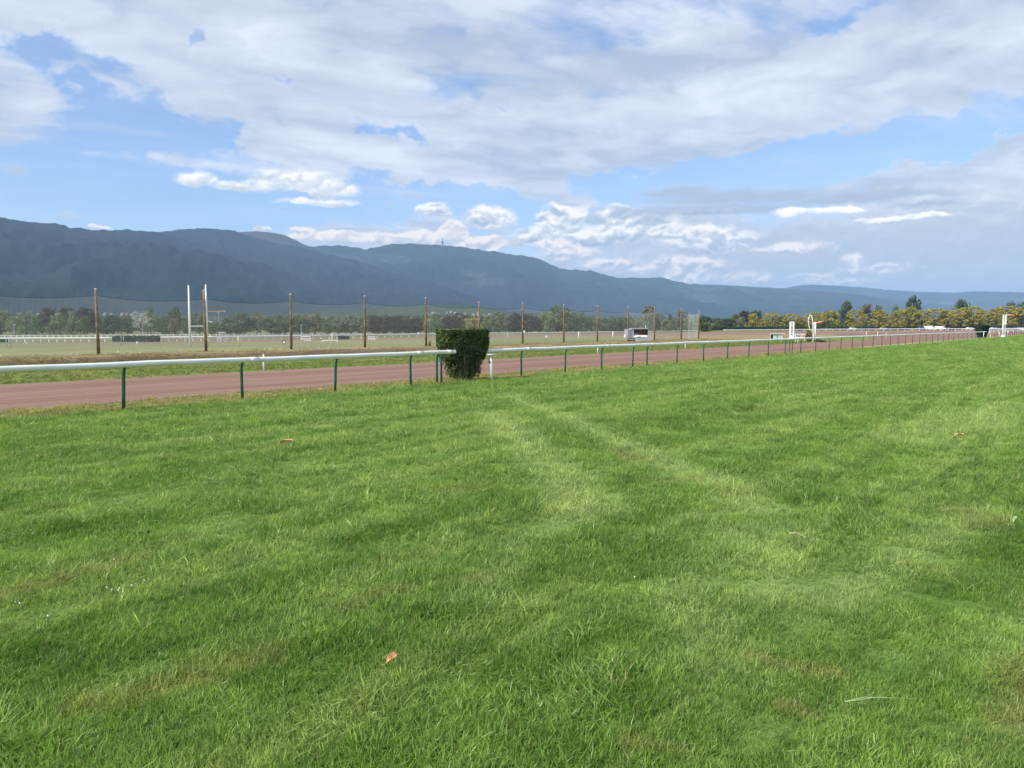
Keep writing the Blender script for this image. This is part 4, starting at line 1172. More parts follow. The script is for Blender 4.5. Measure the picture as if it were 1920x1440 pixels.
# ================================================================== display trailer
q = gp(1195, 640.6); d_ = float(q[1]); k_ = d_ / FPX
def tz(v): return max(0.0, CAM_H + (611.3 - v) * k_)
def tx(u): return (u - 1195) * k_
root = tag(empty('display_trailer', (float(q[0]), d_, 0), .12), 'grey mobile display trailer with a dark two-row screen beside the sports field', 'trailer')
def tb(nm, u0, u1, v0, v1, y0, y1, mat, par=None, bev=.02, rx=0):
    b = MB(); b.box(((tx(u0) + tx(u1)) / 2, (y0 + y1) / 2, (tz(v0) + tz(v1)) / 2), (tx(u1) - tx(u0), y1 - y0, abs(tz(v1) - tz(v0))), bev=bev, rx=rx)
    return b.build(nm, M[mat], par or root)
side = tb('side_cabinet', 1175.3, 1184.2, 634, 617, -.2, 1.5, 'greyp')
for i_ in range(6):
    b = MB(); b.box((tx(1176.4 + i_ * 1.45), -.215, (tz(634) + tz(617)) / 2), (.03, .02, tz(617) - tz(634) - .1)); b.build('rib', M['metal'], side)
tb('screen_frame', 1184.2, 1187, 634, 615.4, -.35, .9, 'metal')
tb('roof', 1183.2, 1213.4, 617, 615.1, -.6, 1.4, 'metal')
tb('right_frame', 1212.2, 1213.5, 628, 617, -.35, .9, 'black')
scn = tb('screen', 1187, 1212.2, 629.5, 617, -.1, .8, 'screen', bev=.01)
for (v0, v1) in ((622.6, 621.9), (629.4, 628.6)):
    tb('divider', 1187, 1212.2, v0, v1, -.16, -.11, 'black', scn, 0)
for (u0, u1, v0, v1) in ((1197, 1200, 620.9, 620), (1201, 1203, 620.9, 619.8), (1206, 1208, 621, 620.2), (1199, 1204, 628, 626.4), (1205, 1208, 627.6, 626.6)):
    tb('red_digits', u0, u1, v0, v1, -.135, -.112, 'red', scn, 0)
for (u0, u1) in ((1189, 1191), (1192, 1193.4), (1194.4, 1196)):
    tb('pale_digits', u0, u1, 627.4, 625.4, -.135, -.112, 'metal', scn, 0)
tb('white_ledge', 1187.5, 1211, 633, 629.2, -.75, -.15, 'white', rx=-.25)
tb('print_strip', 1191, 1198, 631.8, 630.6, -.85, -.80, 'greyp')
tb('front_apron', 1189.5, 1217.6, 639.6, 633.2, -1.1, -.5, 'greyp')
tb('chassis', 1173, 1215, 636.6, 635, -.3, 1.3, 'metal')
tb('edge_strip', 1217, 1217.9, 639.6, 632.5, -1.15, -.5, 'metal')
tb('gas_box', 1171.3, 1174.4, 632.6, 626.5, .1, .6, 'cream')
for (u, y) in ((1184, .0), (1186.8, .0), (1184, 1.2), (1186.8, 1.2)):
    b = MB(); b.tube([(tx(u), y - .1, .26), (tx(u), y + .1, .26)], .26, 16, up=(1, 0, 0)); wl = b.build('wheel', M['rubber'], root)
    b = MB(); b.tube([(tx(u), y - .12, .26), (tx(u), y - .1, .26)], .13, 12, up=(1, 0, 0)); b.build('hub', M['metal'], wl)
for u in (1174.5, 1180): b = MB(); b.tube([(tx(u), .2, 0), (tx(u), .2, tz(635.5))], .05, 6); b.build('jack_leg', M['metal'], root)
b = MB(); b.tube([(tx(1212), .3, tz(615)), (tx(1212), .3, tz(609.5))], .035, 5); b.build('antenna', M['white'], root)


# ================================================================== trees
def crown_mesh(name, kind, seed, mat, n, leaf):
    """leaf faces gathered in clumps; the crown spans -0.5..0.5 across and 0..1 high"""
    r = np.random.default_rng(seed)
    cl = []
    if kind == 'round': nb, zr = 26, (.14, .92)
    elif kind == 'broad': nb, zr = 34, (.08, .86)
    elif kind == 'conic': nb, zr = 26, (.08, .97)
    elif kind == 'feather': nb, zr = 72, (.10, .97)
    else: nb, zr = 20, (.35, .92)
    for k in range(nb):
        z = zr[0] + (zr[1] - zr[0]) * (k + r.random()) / nb
        if kind == 'conic': R = .42 * (1 - z) ** .8 + .03; br = .11 + .13 * (1 - z)
        elif kind == 'broad': R = .34 * math.sqrt(max(.05, 1 - ((z - .4) / .55) ** 2)); br = .13
        elif kind == 'feather': R = .40 * math.sqrt(max(.08, 1 - ((z - .5) / .52) ** 2)); br = .066
        elif kind == 'bare': R = .36 * math.sqrt(max(.08, 1 - ((z - .62) / .42) ** 2)); br = .13
        else: R = .31 * math.sqrt(max(.05, 1 - ((z - .52) / .48) ** 2)); br = .13
        a = r.uniform(0, 6.28); q = r.uniform(.45, 1)
        cl.append((math.cos(a) * R * q, math.sin(a) * R * q, z, br * r.uniform(.75, 1.25)))
    cl = np.array(cl)
    pick = r.integers(0, nb, n); d = r.normal(0, 1, (n, 3)); d /= np.linalg.norm(d, axis=1, keepdims=True)
    rr = cl[pick, 3:4] * (1 - np.abs(r.normal(0, .22 if kind != 'bare' else .5, (n, 1))))
    P = cl[pick, :3] + d * rr * np.array([[1, 1, .85]])
    P[:, 2] = np.clip(P[:, 2], .03, 1.02)
    Nn = d + r.normal(0, .45, (n, 3)) + np.array([[0, 0, .25]])
    o = foliage_quads(None, name, P, Nn, leaf, mat, r, 1.3 if kind != 'bare' else 3.0, None)
    me = o.data; bpy.data.objects.remove(o)
    return me


def trunk_mesh(seed, mat, limbs=5, thin=False):
    r = random.Random(seed); b = MB(); t = .022 if thin else .034
    b.tube([(0, 0, -.02), (r.uniform(-.02, .02), 0, .2), (r.uniform(-.03, .03), 0, .45), (0, 0, .75)], [t, t * .8, t * .6, t * .2], 7)
    for k in range(limbs):
        a = r.uniform(0, 6.28); z = r.uniform(.15, .5); L = r.uniform(.2, .38)
        b.tube([(0, 0, z), (math.cos(a) * L * .5, math.sin(a) * L * .5, z + L * .45), (math.cos(a) * L, math.sin(a) * L, z + L * 1.1)], [t * .5, t * .35, t * .12], 5)
    return b.mesh('trunk', mat)


TRUNKS = [trunk_mesh(k, M['bark']) for k in range(3)]
BARE = trunk_mesh(9, M['palebark'], 16, True)
CR = {}
def crown(colour, shape, k):
    key = (colour, shape, k % 3)
    if key not in CR:
        n = {'round': 1500, 'broad': 2000, 'conic': 1200, 'feather': 2600, 'bare': 700}[shape]
        CR[key] = crown_mesh('crown', shape, hash_(key), FOL[colour], n, {'round': .048, 'broad': .038, 'conic': .042, 'feather': .038, 'bare': .02}[shape])
    return CR[key]
def hash_(k): return sum(ord(c) * (i + 3) for i, c in enumerate(str(k))) % 9973


SHN = {'round': 'rounded', 'broad': 'broad', 'conic': 'tapering', 'feather': 'airy', 'bare': 'bare-twigged'}
CON = {'purple': 'dark purple', 'dark': 'dark green', 'green': 'mid-green', 'grey': 'grey-green', 'light': 'light green', 'yellow': 'yellowing', 'olive': 'olive-brown', 'bare': 'silvery grey'}
ORD = ['first', 'second', 'third', 'fourth', 'fifth', 'sixth', 'seventh', 'eighth', 'ninth', 'tenth', 'eleventh', 'twelfth', 'thirteenth', 'fourteenth', 'fifteenth', 'sixteenth', 'seventeenth', 'eighteenth', 'nineteenth', 'twentieth']
# centre column, top row, half width in the photograph; colour; shape; row of the foot
TREES = [
 (2, 582, 26, 'light', 'round', 627), (28, 596, 22, 'light', 'conic', 628.3), (50, 583, 30, 'grey', 'broad', 627), (66, 596, 17, 'green', 'conic', 628.6), (-30, 590, 25, 'green', 'round', 627),
 (93, 576.5, 22, 'purple', 'round', 627), (126, 577.5, 19, 'purple', 'round', 627), (163, 578, 24, 'purple', 'round', 627), (181, 592, 16, 'purple', 'round', 627),
 (113, 588, 20, 'light', 'conic', 628.5), (135, 586, 15, 'light', 'conic', 628.5), (158, 595, 20, 'green', 'conic', 628.5), (100, 606, 14, 'green', 'conic', 628.8),
 (213, 589, 27, 'dark', 'broad', 627.5), (240, 592, 18, 'green', 'round', 627), (268, 584, 24, 'bare', 'bare', 628.3), (283, 577, 12, 'green', 'conic', 626), (305, 588, 24, 'green', 'broad', 627),
 (329, 577, 16, 'dark', 'round', 626), (328, 597, 13, 'olive', 'round', 628.3), (352, 592, 16, 'green', 'round', 627), (374, 588, 18, 'green', 'feather', 627), (398, 603, 18, 'green', 'broad', 627.6),
 (446, 586, 39, 'dark', 'broad', 628.2), (482, 588, 14, 'olive', 'feather', 627), (508, 593, 26, 'green', 'round', 627.4), (534, 588, 24, 'green', 'broad', 627), (562, 588, 24, 'green', 'broad', 627), (590, 588, 24, 'olive', 'round', 627),
 (612, 600, 16, 'green', 'round', 627.4), (636, 596, 18, 'grey', 'round', 627), (658, 597, 17, 'grey', 'round', 627), (680, 594, 16, 'grey', 'round', 627),
 (703, 594, 16, 'purple', 'round', 626.4), (722, 592, 22, 'purple', 'broad', 626.4), (746, 591, 22, 'purple', 'broad', 626.4), (780, 596, 17, 'purple', 'round', 626.2), (765, 606, 12, 'dark', 'round', 626.4),
 (803, 597, 14, 'light', 'round', 625.8), (822, 603, 18, 'green', 'round', 625.4), (838, 594, 12, 'purple', 'round', 625.4), (861, 588, 16, 'purple', 'feather', 625.2), (848, 598, 20, 'purple', 'round', 625.4),
 (886, 597, 17, 'yellow', 'round', 624.8), (912, 603, 14, 'green', 'round', 624.4), (936, 585.5, 20, 'grey', 'feather', 624), (920, 592, 16, 'light', 'feather', 624),
 (966, 588, 18, 'purple', 'round', 623.5), (988, 587, 20, 'purple', 'broad', 623.5), (1010, 594, 17, 'purple', 'round', 623.4), (956, 597, 14, 'purple', 'round', 623.6), (1046, 573, 34, 'green', 'broad', 623.2), (1026, 582, 22, 'light', 'broad', 623.4),
 (1080, 583, 26, 'green', 'broad', 623.2), (1100, 591, 18, 'green', 'broad', 623), (1120, 601, 16, 'grey', 'round', 622.6), (1152, 600, 22, 'green', 'round', 622.4), (1178, 603, 15, 'dark', 'round', 622),
 (1217, 575.5, 20, 'olive', 'feather', 621.8), (1236, 590, 12, 'grey', 'feather', 621.8), (1256, 590.5, 10, 'dark', 'conic', 621.4), (1278, 584, 15, 'grey', 'feather', 621.4), (1296, 594, 16, 'grey', 'round', 621), (1200, 600, 14, 'grey', 'round', 621.8),
 (1322, 592, 15, 'dark', 'round', 618.8), (1341, 597, 15, 'dark', 'round', 618.8), (1346, 600, 11, 'green', 'conic', 619.2), (1361, 597, 15, 'dark', 'round', 618.8), (1332, 606, 14, 'light', 'round', 619.4),
 (1378, 589, 13, 'green', 'round', 618.8), (1396, 583.5, 14, 'purple', 'round', 618.6), (1388, 594, 12, 'grey', 'round', 619), (1413, 582.5, 12, 'dark', 'round', 618.4), (1424, 585, 10, 'dark', 'conic', 618.4),
 (1412, 589, 13, 'yellow', 'conic', 619.2), (1447, 587.5, 15, 'yellow', 'feather', 619), (1468, 592, 12, 'dark', 'round', 618.2), (1482, 589, 14, 'yellow', 'feather', 619), (1505, 594, 12, 'yellow', 'feather', 619),
 (1525, 586, 13, 'yellow', 'feather', 618.8), (1554, 582.5, 17, 'yellow', 'round', 618.8), (1549, 583.5, 8, 'green', 'round', 617.8), (1541, 592, 9, 'dark', 'round', 617.8), (1585, 565.5, 14, 'dark', 'round', 618),
 (1604, 582.5, 15, 'yellow', 'feather', 618.6), (1624, 571, 17, 'olive', 'round', 617.6), (1646, 573.5, 13, 'green', 'round', 617.4), (1648, 583, 16, 'yellow', 'feather', 618.5), (1678, 575.5, 13, 'green', 'conic', 617.4), (1683, 584, 12, 'yellow', 'feather', 618.2),
 (1711, 555.5, 18, 'dark', 'round', 617), (1702, 577, 18, 'yellow', 'feather', 618), (1727, 583, 16, 'yellow', 'feather', 618), (1752, 580, 19, 'yellow', 'feather', 617.8), (1776, 583, 16, 'yellow', 'feather', 617.8),
 (1805, 563, 18, 'dark', 'round', 616.8), (1798, 578, 20, 'yellow', 'feather', 617.6), (1824, 576, 18, 'yellow', 'feather', 617.6), (1848, 583, 16, 'yellow', 'feather', 617.4), (1868, 580, 17, 'yellow', 'feather', 617.4),
 (1895, 568, 15, 'dark', 'round', 616.6), (1888, 575, 18, 'yellow', 'feather', 617.2), (1918, 566, 20, 'dark', 'round', 616.6), (1914, 577, 19, 'yellow', 'feather', 617.2), (1940, 572, 20, 'yellow', 'feather', 617.2), (1870, 577, 12, 'dark', 'round', 616.8)]
TREES.sort(key=lambda t: t[0])
cnt = {}; tot = {}
def zone(u): return 'beyond the net' if u < 1312 else 'right of the net'
for t in TREES: tot[(t[3], t[4], zone(t[0]))] = tot.get((t[3], t[4], zone(t[0])), 0) + 1
for i, (u, vt, hw, colr, shp, vb) in enumerate(TREES):
    q = gp(u, vb); d_ = float(q[1]); h = (vb - vt) * d_ / FPX * 1.03; w_ = 2 * hw * d_ / FPX * (1.62 if colr == 'yellow' else 1.18)
    key = (colr, shp, zone(u)); k = cnt.get(key, 0); cnt[key] = k + 1
    what = f'{CON[colr]} {SHN[shp]} tree {zone(u)}'
    if tot[key] > 1: what += f', {ORD[k]} from the left of such trees'
    root = empty('tree', (float(q[0]), d_, 0), (i * 2.39) % 6.28)
    tag(root, what, 'tree', 'trees beyond the far track')
    root.scale = (w_, w_, h)
    low = .06 if shp in ('round', 'feather') and colr == 'yellow' else .0
    me = crown(colr, shp, i)
    c_ = obj('crown', me, root); c_.location = (0, 0, low); c_.scale = (1, 1, 1 - low)
    obj('trunk', BARE if shp == 'bare' else TRUNKS[i % 3], root)


# ================================================================== masses instanced by geometry nodes
def scatter(name, pts, rot, scl, idx, sources, attrs=None, parent=None):
    me = bpy.data.meshes.new(name); me.vertices.add(len(pts)); me.vertices.foreach_set('co', np.asarray(pts, np.float32).ravel())
    for nm, ty, dat, key in (('rot', 'FLOAT_VECTOR', rot, 'vector'), ('scl', 'FLOAT_VECTOR', scl, 'vector'), ('idx', 'INT', idx, 'value')):
        at = me.attributes.new(nm, ty, 'POINT'); at.data.foreach_set(key, np.asarray(dat, np.int32 if ty == 'INT' else np.float32).ravel())
    for nm, dat in (attrs or {}).items():
        at = me.attributes.new(nm, 'FLOAT', 'POINT'); at.data.foreach_set('value', np.asarray(dat, np.float32))
    me.update()
    o = obj(name, me, parent)
    ng = bpy.data.node_groups.new(name, 'GeometryNodeTree')
    ng.interface.new_socket('Geometry', in_out='INPUT', socket_type='NodeSocketGeometry'); ng.interface.new_socket('Geometry', in_out='OUTPUT', socket_type='NodeSocketGeometry')
    gi = ng.nodes.new('NodeGroupInput'); go = ng.nodes.new('NodeGroupOutput')
    jn = ng.nodes.new('GeometryNodeJoinGeometry')
    for s in reversed(sources):
        oi = ng.nodes.new('GeometryNodeObjectInfo'); oi.inputs['Object'].default_value = s; oi.inputs['As Instance'].default_value = True
        ng.links.new(oi.outputs['Geometry'], jn.inputs[0])
    m2 = ng.nodes.new('GeometryNodeMeshToPoints')
    ip = ng.nodes.new('GeometryNodeInstanceOnPoints'); ip.inputs['Pick Instance'].default_value = True
    def named(nm, ty):
        n = ng.nodes.new('GeometryNodeInputNamedAttribute'); n.data_type = ty; n.inputs['Name'].default_value = nm; return n.outputs['Attribute']
    ng.links.new(gi.outputs[0], m2.inputs['Mesh']); ng.links.new(m2.outputs[0], ip.inputs['Points']); ng.links.new(jn.outputs[0], ip.inputs['Instance'])
    ng.links.new(named('idx', 'INT'), ip.inputs['Instance Index']); ng.links.new(named('scl', 'FLOAT_VECTOR'), ip.inputs['Scale'])
    er = ng.nodes.new('FunctionNodeEulerToRotation'); ng.links.new(named('rot', 'FLOAT_VECTOR'), er.inputs[0]); ng.links.new(er.outputs[0], ip.inputs['Rotation'])
    ng.links.new(ip.outputs[0], go.inputs[0])
    md = o.modifiers.new('scatter', 'NODES'); md.node_group = ng
    tag(o, kind='stuff')
    return o


def src(name, me):
    return bpy.data.objects.new(name, me)          # kept out of the scene, only a shape for the scatter


# far woods that read as one mass, between the tree line and the mountains
r = np.random.default_rng(77)
woods = [src('far_tree_shape', crown_mesh('far_tree', k, 200 + i, FOL[c_], 260, .11)) for i, (k, c_) in enumerate([('round', 'dark'), ('broad', 'green'), ('round', 'grey'), ('round', 'dark'), ('conic', 'dark'), ('broad', 'olive')])]
def wood_points(n, u0, u1, y0, y1, hmin, hmax, fn=None):
    u = r.uniform(u0, u1, n); y = y0 * (y1 / y0) ** r.random(n)
    x = (u - 960) / FPX * y; h = r.uniform(hmin, hmax, n)
    return x, y, h
X, Y, Hh = wood_points(4200, -350, 2250, 290, 1150, 6, 13)
uu = X / Y * FPX + 960
keep = ~((uu > 1330) & (Y < 620)); X, Y, Hh = X[keep], Y[keep], Hh[keep]; uu = uu[keep]
# keep tops at the level where the photograph shows the edge of the wood
vmax = np.interp(uu, [-350, 200, 380, 430, 560, 700, 900, 1000, 1300, 1400, 2250], [602, 600, 604, 604, 598, 592, 592, 596, 599, 601, 598])
Hh = np.minimum(Hh, CAM_H + (611 - vmax) / FPX * Y + r.normal(0, .5, len(Y))).clip(3, 16)
scatter('distant_woods', np.stack([X, Y, np.full(len(X), -.3)], 1), np.stack([0 * X, 0 * X, r.uniform(0, 6.28, len(X))], 1), np.stack([Hh * r.uniform(.8, 1.3, len(X)), Hh * .95, Hh], 1), r.integers(0, 6, len(X)), woods)

# ================================================================== village, crane, mast, vehicles
def house(lab, u, v, y, wpx, hpx, roofc=True, kind='house', mat='wallc', flat=False):
    if y == 1290: y = 1330 + 374 * ((CAM_H + (611.3 - v) / FPX * 1550) / 46) ** .87
    k = y / FPX; x = (u - 960) * k; z = CAM_H + (611.3 - v) * k; w_, h_ = wpx * k, hpx * k
    root = tag(empty(kind, (x, y, z - .3), random.Random(int(u)).uniform(-.5, .5)), lab, 'house' if kind == 'house' else 'building', 'far village houses' if kind == 'house' else None)
    b = MB(); b.box((0, 0, h_ * .32 - 6), (w_, w_ * .8, h_ * .64 + 12)); b.build('wall', M[mat], root)
    b = MB(); d = w_ * .8 / 2
    if flat: b.box((0, 0, h_ * .68), (w_ * 1.04, w_ * .84, h_ * .08))
    else:
        e = w_ * .54; z0 = h_ * .62; z1 = h_
        b.v = [(-e, -d * 1.1, z0), (e, -d * 1.1, z0), (e, d * 1.1, z0), (-e, d * 1.1, z0), (-e, 0, z1), (e, 0, z1)]
        b.f = [(0, 1, 5, 4), (2, 3, 4, 5), (0, 4, 3), (1, 2, 5), (0, 3, 2, 1)]
    b.build('roof', M['roof'] if roofc else M['metal'], root)
    for i_ in (-1, 1):
        b = MB(); b.box((i_ * w_ * .24, -d - .03, h_ * .34), (w_ * .14, .06, h_ * .22)); b.build('window', M['glass'], root)
HS = [(805, 592), (812, 588), (822, 590), (830, 594), (838, 587), (846, 585.5), (855, 588), (864, 591), (872, 589), (880, 593), (888, 590.5), (897, 588), (907, 592), (918, 591), (835, 597), (876, 597), (893, 596)]
for k, (u, v) in enumerate(sorted(HS)):
    house(f'{["white", "pale"][k % 2]} house of the hillside village, {ORD[k]} from the left above the near hedge', u, v, 1290, 3.2 + (k * 7 % 5) * .5, 3.2, k % 3 != 1)
for k, (u, v) in enumerate([(200, 589), (212, 590), (232, 589), (240, 590), (250, 590.5)]):
    house(f'tiny pale house above the left tree line, {ORD[k]} from the left', u, v, 1470, 4.5, 3)
house('tiny white dome-like hut in the trees left of the dark purple trees', 74, 591, 900, 4, 4, False)
house('long white flat-roofed building under the orange crane', 393, 605.5, 620, 22, 6, False, 'building', 'white', True)
for k, (u, v) in enumerate([(402, 574), (407, 575), (438, 582), (445, 583.5)]):
    house(f'tiny white farmhouse on the mountain foot behind the rugby goal, {ORD[k]} from the left', u, v, 2520, 4.0, 3, k % 2 == 0)
# orange tower crane
y = 900.; k = y / FPX
root = tag(empty('tower_crane', ((412 - 960) * k, y, 0)), 'orange tower crane with a long jib behind the rugby goal', 'crane')
zt = CAM_H + (611.3 - 584) * k
b = MB(); b.box((0, 0, zt / 2), (.7, .7, zt)); b.build('mast', M['crane'], root)
b = MB(); b.box((-11 * k, 0, zt), (36 * k, .8, 1.0)); b.build('jib', M['crane'], root)
b = MB(); b.box((10 * k, 0, zt + .3), (7 * k, 1.0, 1.6)); b.build('counterweight', M['crane'], root)
b = MB(); b.box((0, -.3, zt - 1.2), (1.6, 1.4, 1.6)); b.build('cab', M['greyp'], root)
# ridge mast
y = 6150.; k = y / FPX; x = (831 - 960) * k; z = CAM_H + (611.3 - 462) * k
root = tag(empty('radio_mast', (x, y, z)), 'small telecommunication mast on the skyline of the long mountain', 'mast')
b = MB(); b.tube([(0, 0, -10), (0, 0, 30), (0, 0, 58)], [5, 4, 1.2], 6); b.build('shaft', M['darkgreen'], root)
b = MB(); b.tube([(0, 0, 18), (0, 0, 30)], [9, 9], 8); b.build('platform', M['darkgreen'], root)
b = MB(); b.tube([(0, 0, 36), (0, 0, 42)], [7, 6], 8); b.build('antenna_drum', M['metal'], root)
# lamp posts at the tree line
for (u, vb, vt, lab) in ((27, 629.5, 609, 'thin grey lamp post in front of the trees at the left border'), (565, 628.5, 609.5, 'thin grey lamp post in front of the trees right of the third brown pole'), (479.5, 629, 622, 'short thin white post on the paddock fence left of the third brown pole')):
    q = gp(u, vb); h = CAM_H * (vb - vt) / (vb - 611.3)
    root = tag(empty('lamp_post', (float(q[0]), float(q[1]), 0)), lab, 'lamp post')
    b = MB(); b.tube([(0, 0, 0), (0, 0, h)], [.10, .07], 6); b.build('shaft', M['metal'], root)
    b = MB(); b.box((.1, 0, h), (.6, .3, .14), bev=.03); b.build('lamp_head', M['metal'], root)


def vehicle(lab, cat, name, u, y, mat, L, H_, boxy):
    k = y / FPX; x = (u - 960) * k
    root = tag(empty(name, (x, y, 0), random.Random(int(u * 3)).uniform(-.15, .15)), lab, cat, 'vehicles parked under the yellowing trees')
    Wd = 1.8; b = MB()
    if boxy: prof = [(-.5, .14), (-.5, .93), (-.47, 1), (.26, 1), (.36, .9), (.45, .52), (.5, .45), (.5, .14)]
    else: prof = [(-.5, .2), (-.5, .6), (-.44, .68), (-.32, .98), (-.2, 1), (.12, 1), (.27, .68), (.46, .58), (.5, .45), (.5, .2)]
    n = len(prof)
    for sy in (-1, 1):
        for (a, z) in prof: b.v.append((a * L, sy * Wd / 2 * (1 if z < .7 else .88), z * H_))
    b.f = [tuple(range(n - 1, -1, -1)), tuple(range(n, 2 * n))] + [(i, (i + 1) % n, (i + 1) % n + n, i + n) for i in range(n)]
    b.build('body', M[mat], root)
    b = MB(); z = H_ * (.76 if boxy else .82)
    if boxy: b.box((L * .30, -Wd / 2 - .005, z), (L * .14, .03, H_ * .24))
    else: b.box((-L * .08, -Wd / 2 * .94 - .01, z), (L * .40, .04, H_ * .22))
    b.build('side_window', M['glass'], root)
    for a in (-.31, .31):
        for sy in (-1, 1):
            b = MB(); b.tube([(a * L, sy * Wd / 2 - .1, .32), (a * L, sy * Wd / 2 + .02, .32)], .33, 12, up=(1, 0, 0)); wl = b.build('wheel', M['rubber'], root)
            b = MB(); b.tube([(a * L, sy * (Wd / 2 + .022), .32), (a * L, sy * (Wd / 2 + .03), .32)], .18, 10, up=(1, 0, 0)); b.build('rim', M['metal'], wl)
    for sy in (-.35, .35):
        b = MB(); b.box((L * .5, sy * Wd, H_ * .42), (.06, .25, .14)); b.build('headlight', M['white'], root)
VE = [('bright blue car parked under the yellowing trees, leftmost of the vehicles', 'car', 'car', 1727, 400, 'blue', 4.3, 1.55, 0),
      ('white van parked just right of the blue car', 'van', 'van', 1741, 405, 'carwhite', 5.0, 2.3, 1),
      ('second white van from the left under the yellowing trees', 'van', 'van', 1761, 410, 'carwhite', 5.2, 2.2, 1),
      ('silver car parked left of the blue car behind the far rail', 'car', 'car', 1655, 398, 'silver', 4.2, 1.4, 0),
      ('dark car parked right of the two white vans', 'car', 'car', 1782, 408, 'darkcar', 4.4, 1.5, 0),
      ('white car parked at the foot of the trees left of the far dark hedge', 'car', 'car', 1817, 405, 'carwhite', 4.3, 1.5, 0),
      ('dark car parked behind the far dark hedge', 'car', 'car', 1838, 410, 'darkcar', 4.4, 1.6, 0),
      ('silver car parked between the far dark hedge and the judge tower', 'car', 'car', 1862, 408, 'silver', 4.3, 1.5, 0),
      ('dark car parked right of the judge tower', 'car', 'car', 1906, 410, 'darkcar', 4.6, 1.7, 0),
      ('small white car parked among the trees far right of the finish arch', 'car', 'car', 1598, 395, 'carwhite', 4.0, 1.4, 0)]
for (lab, cat, nm, u, y, mt, L, H_, bx) in VE: vehicle(lab, cat, nm, u, y, mt, L, H_, bx)

# ================================================================== grass
def tuft(seed, n, rad, hmin, hmax, wid, lean, segs=3):
    r = np.random.default_rng(seed); V = []; Q = []; T = []; R_ = []; Hs = []
    for k in range(n):
        a = r.uniform(0, 6.28); q = rad * math.sqrt(r.random()); bx, by = math.cos(a) * q, math.sin(a) * q
        h = r.uniform(hmin, hmax); la = r.uniform(0, 6.28); ln = abs(r.normal(lean, lean * .6)) * h
        dx_, dy_ = math.cos(la), math.sin(la)
        fa_ = r.uniform(0, 6.28); fx_, fy_ = math.cos(fa_), math.sin(fa_)
        w = wid * r.uniform(.7, 1.3); b = len(V); rv = r.random()
        for j in range(segs + 1):
            t = j / segs; off = ln * t * t; z = h * (t - .18 * (ln / h) * t * t)
            ww = w * (1 - t ** 1.8) / 2
            cx, cy = bx + dx_ * off, by + dy_ * off
            if j < segs: V += [(cx - fx_ * ww, cy - fy_ * ww, z), (cx + fx_ * ww, cy + fy_ * ww, z)]; R_ += [rv, rv]; Hs += [t, t]
            else: V.append((cx, cy, z)); R_.append(rv); Hs.append(t)
        for j in range(segs - 1): Q.append((b + 2 * j, b + 2 * j + 1, b + 2 * j + 3, b + 2 * j + 2))
        T.append((b + 2 * segs - 2, b + 2 * segs - 1, b + 2 * segs))
    me = mesh_np('grass_tuft', V, quads=Q, tris=T, mats=[GRASS_M], smooth=False)
    for nm, dat in (('blade', R_), ('height', Hs)):
        at = me.attributes.new(nm, 'FLOAT', 'POINT'); at.data.foreach_set('value', np.asarray(dat, np.float32))
    return src('grass_tuft', me)


def grass_material(name, colf):
    m = bpy.data.materials.new(name); m.use_nodes = True
    nt = m.node_tree; N_ = NT(nt); b = nt.nodes['Principled BSDF']
    pos = N_.new('ShaderNodeNewGeometry').outputs['Position']
    bl = N_.new('ShaderNodeAttribute', attribute_name='blade').outputs['Fac']
    tn = N_.new('ShaderNodeAttribute', attribute_name='tint', attribute_type='INSTANCER').outputs['Fac']
    hg = N_.new('ShaderNodeAttribute', attribute_name='height').outputs['Fac']
    c = colf(N_, pos)
    c = N_.mix(1.0, c, N_.mix(bl, (.62, .66, .62, 1), (1.42, 1.36, 1.3, 1)), 'MULTIPLY')
    c = N_.mix(1.0, c, N_.mix(tn, (.80, .84, .82, 1), (1.22, 1.18, 1.12, 1)), 'MULTIPLY')
    c = N_.mix(N_.ss(bl, .955, .965), c, (.34, .30, .14, 1))
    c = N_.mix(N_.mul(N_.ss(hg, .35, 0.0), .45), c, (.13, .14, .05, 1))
    N_.put(b.inputs['Base Color'], c); b.inputs['Roughness'].default_value = .42; b.inputs['Specular IOR Level'].default_value = .45
    tr = N_.new('ShaderNodeBsdfTranslucent'); N_.put(tr.inputs['Color'], N_.mix(1.0, c, (1.1, 1.2, .7, 1), 'MULTIPLY'))
    mx = N_.new('ShaderNodeMixShader'); mx.inputs[0].default_value = .38
    nt.links.new(b.outputs[0], mx.inputs[1]); nt.links.new(tr.outputs[0], mx.inputs[2]); nt.links.new(mx.outputs[0], nt.nodes['Material Output'].inputs[0])
    return m


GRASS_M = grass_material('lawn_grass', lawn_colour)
tf = [tuft(300 + k, 18, .045, .030, .072, .0062, .62) for k in range(5)] + [tuft(310, 12, .05, .06, .12, .0080, .7), tuft(311, 20, .05, .02, .05, .006, .8), tuft(312, 14, .05, .04, .08, .0070, 1.1)]
r = np.random.default_rng(123)
N0, D0, EXP = 1250, 4.5, 1.45
dd = np.geomspace(2.4, 240, 500); dens = N0 * np.minimum(D0 / dd, 1.15) ** EXP * (1.40 * dd + 4.0) * np.minimum(1, (60 / dd)) ** .9
cum = np.concatenate([[0], np.cumsum((dens[1:] + dens[:-1]) / 2 * np.diff(dd))]); NT_ = int(cum[-1])
dist_ = np.interp(r.uniform(0, cum[-1], NT_), cum, dd)
X, Y = r.uniform(-1, 1, NT_) * (.70 * dist_ + 2.0), dist_
S_ = (X - _A[0]) * DV[0] + (Y - _A[1]) * DV[1]; P_ = (X - _A[0]) * NV[0] + (Y - _A[1]) * NV[1]
edge = np.interp(S_, S, b0)
keep = P_ < edge + r.normal(0, .05, NT_)
X, Y, P_, S_, dist_ = X[keep], Y[keep], P_[keep], S_[keep], dist_[keep]; n = len(X)
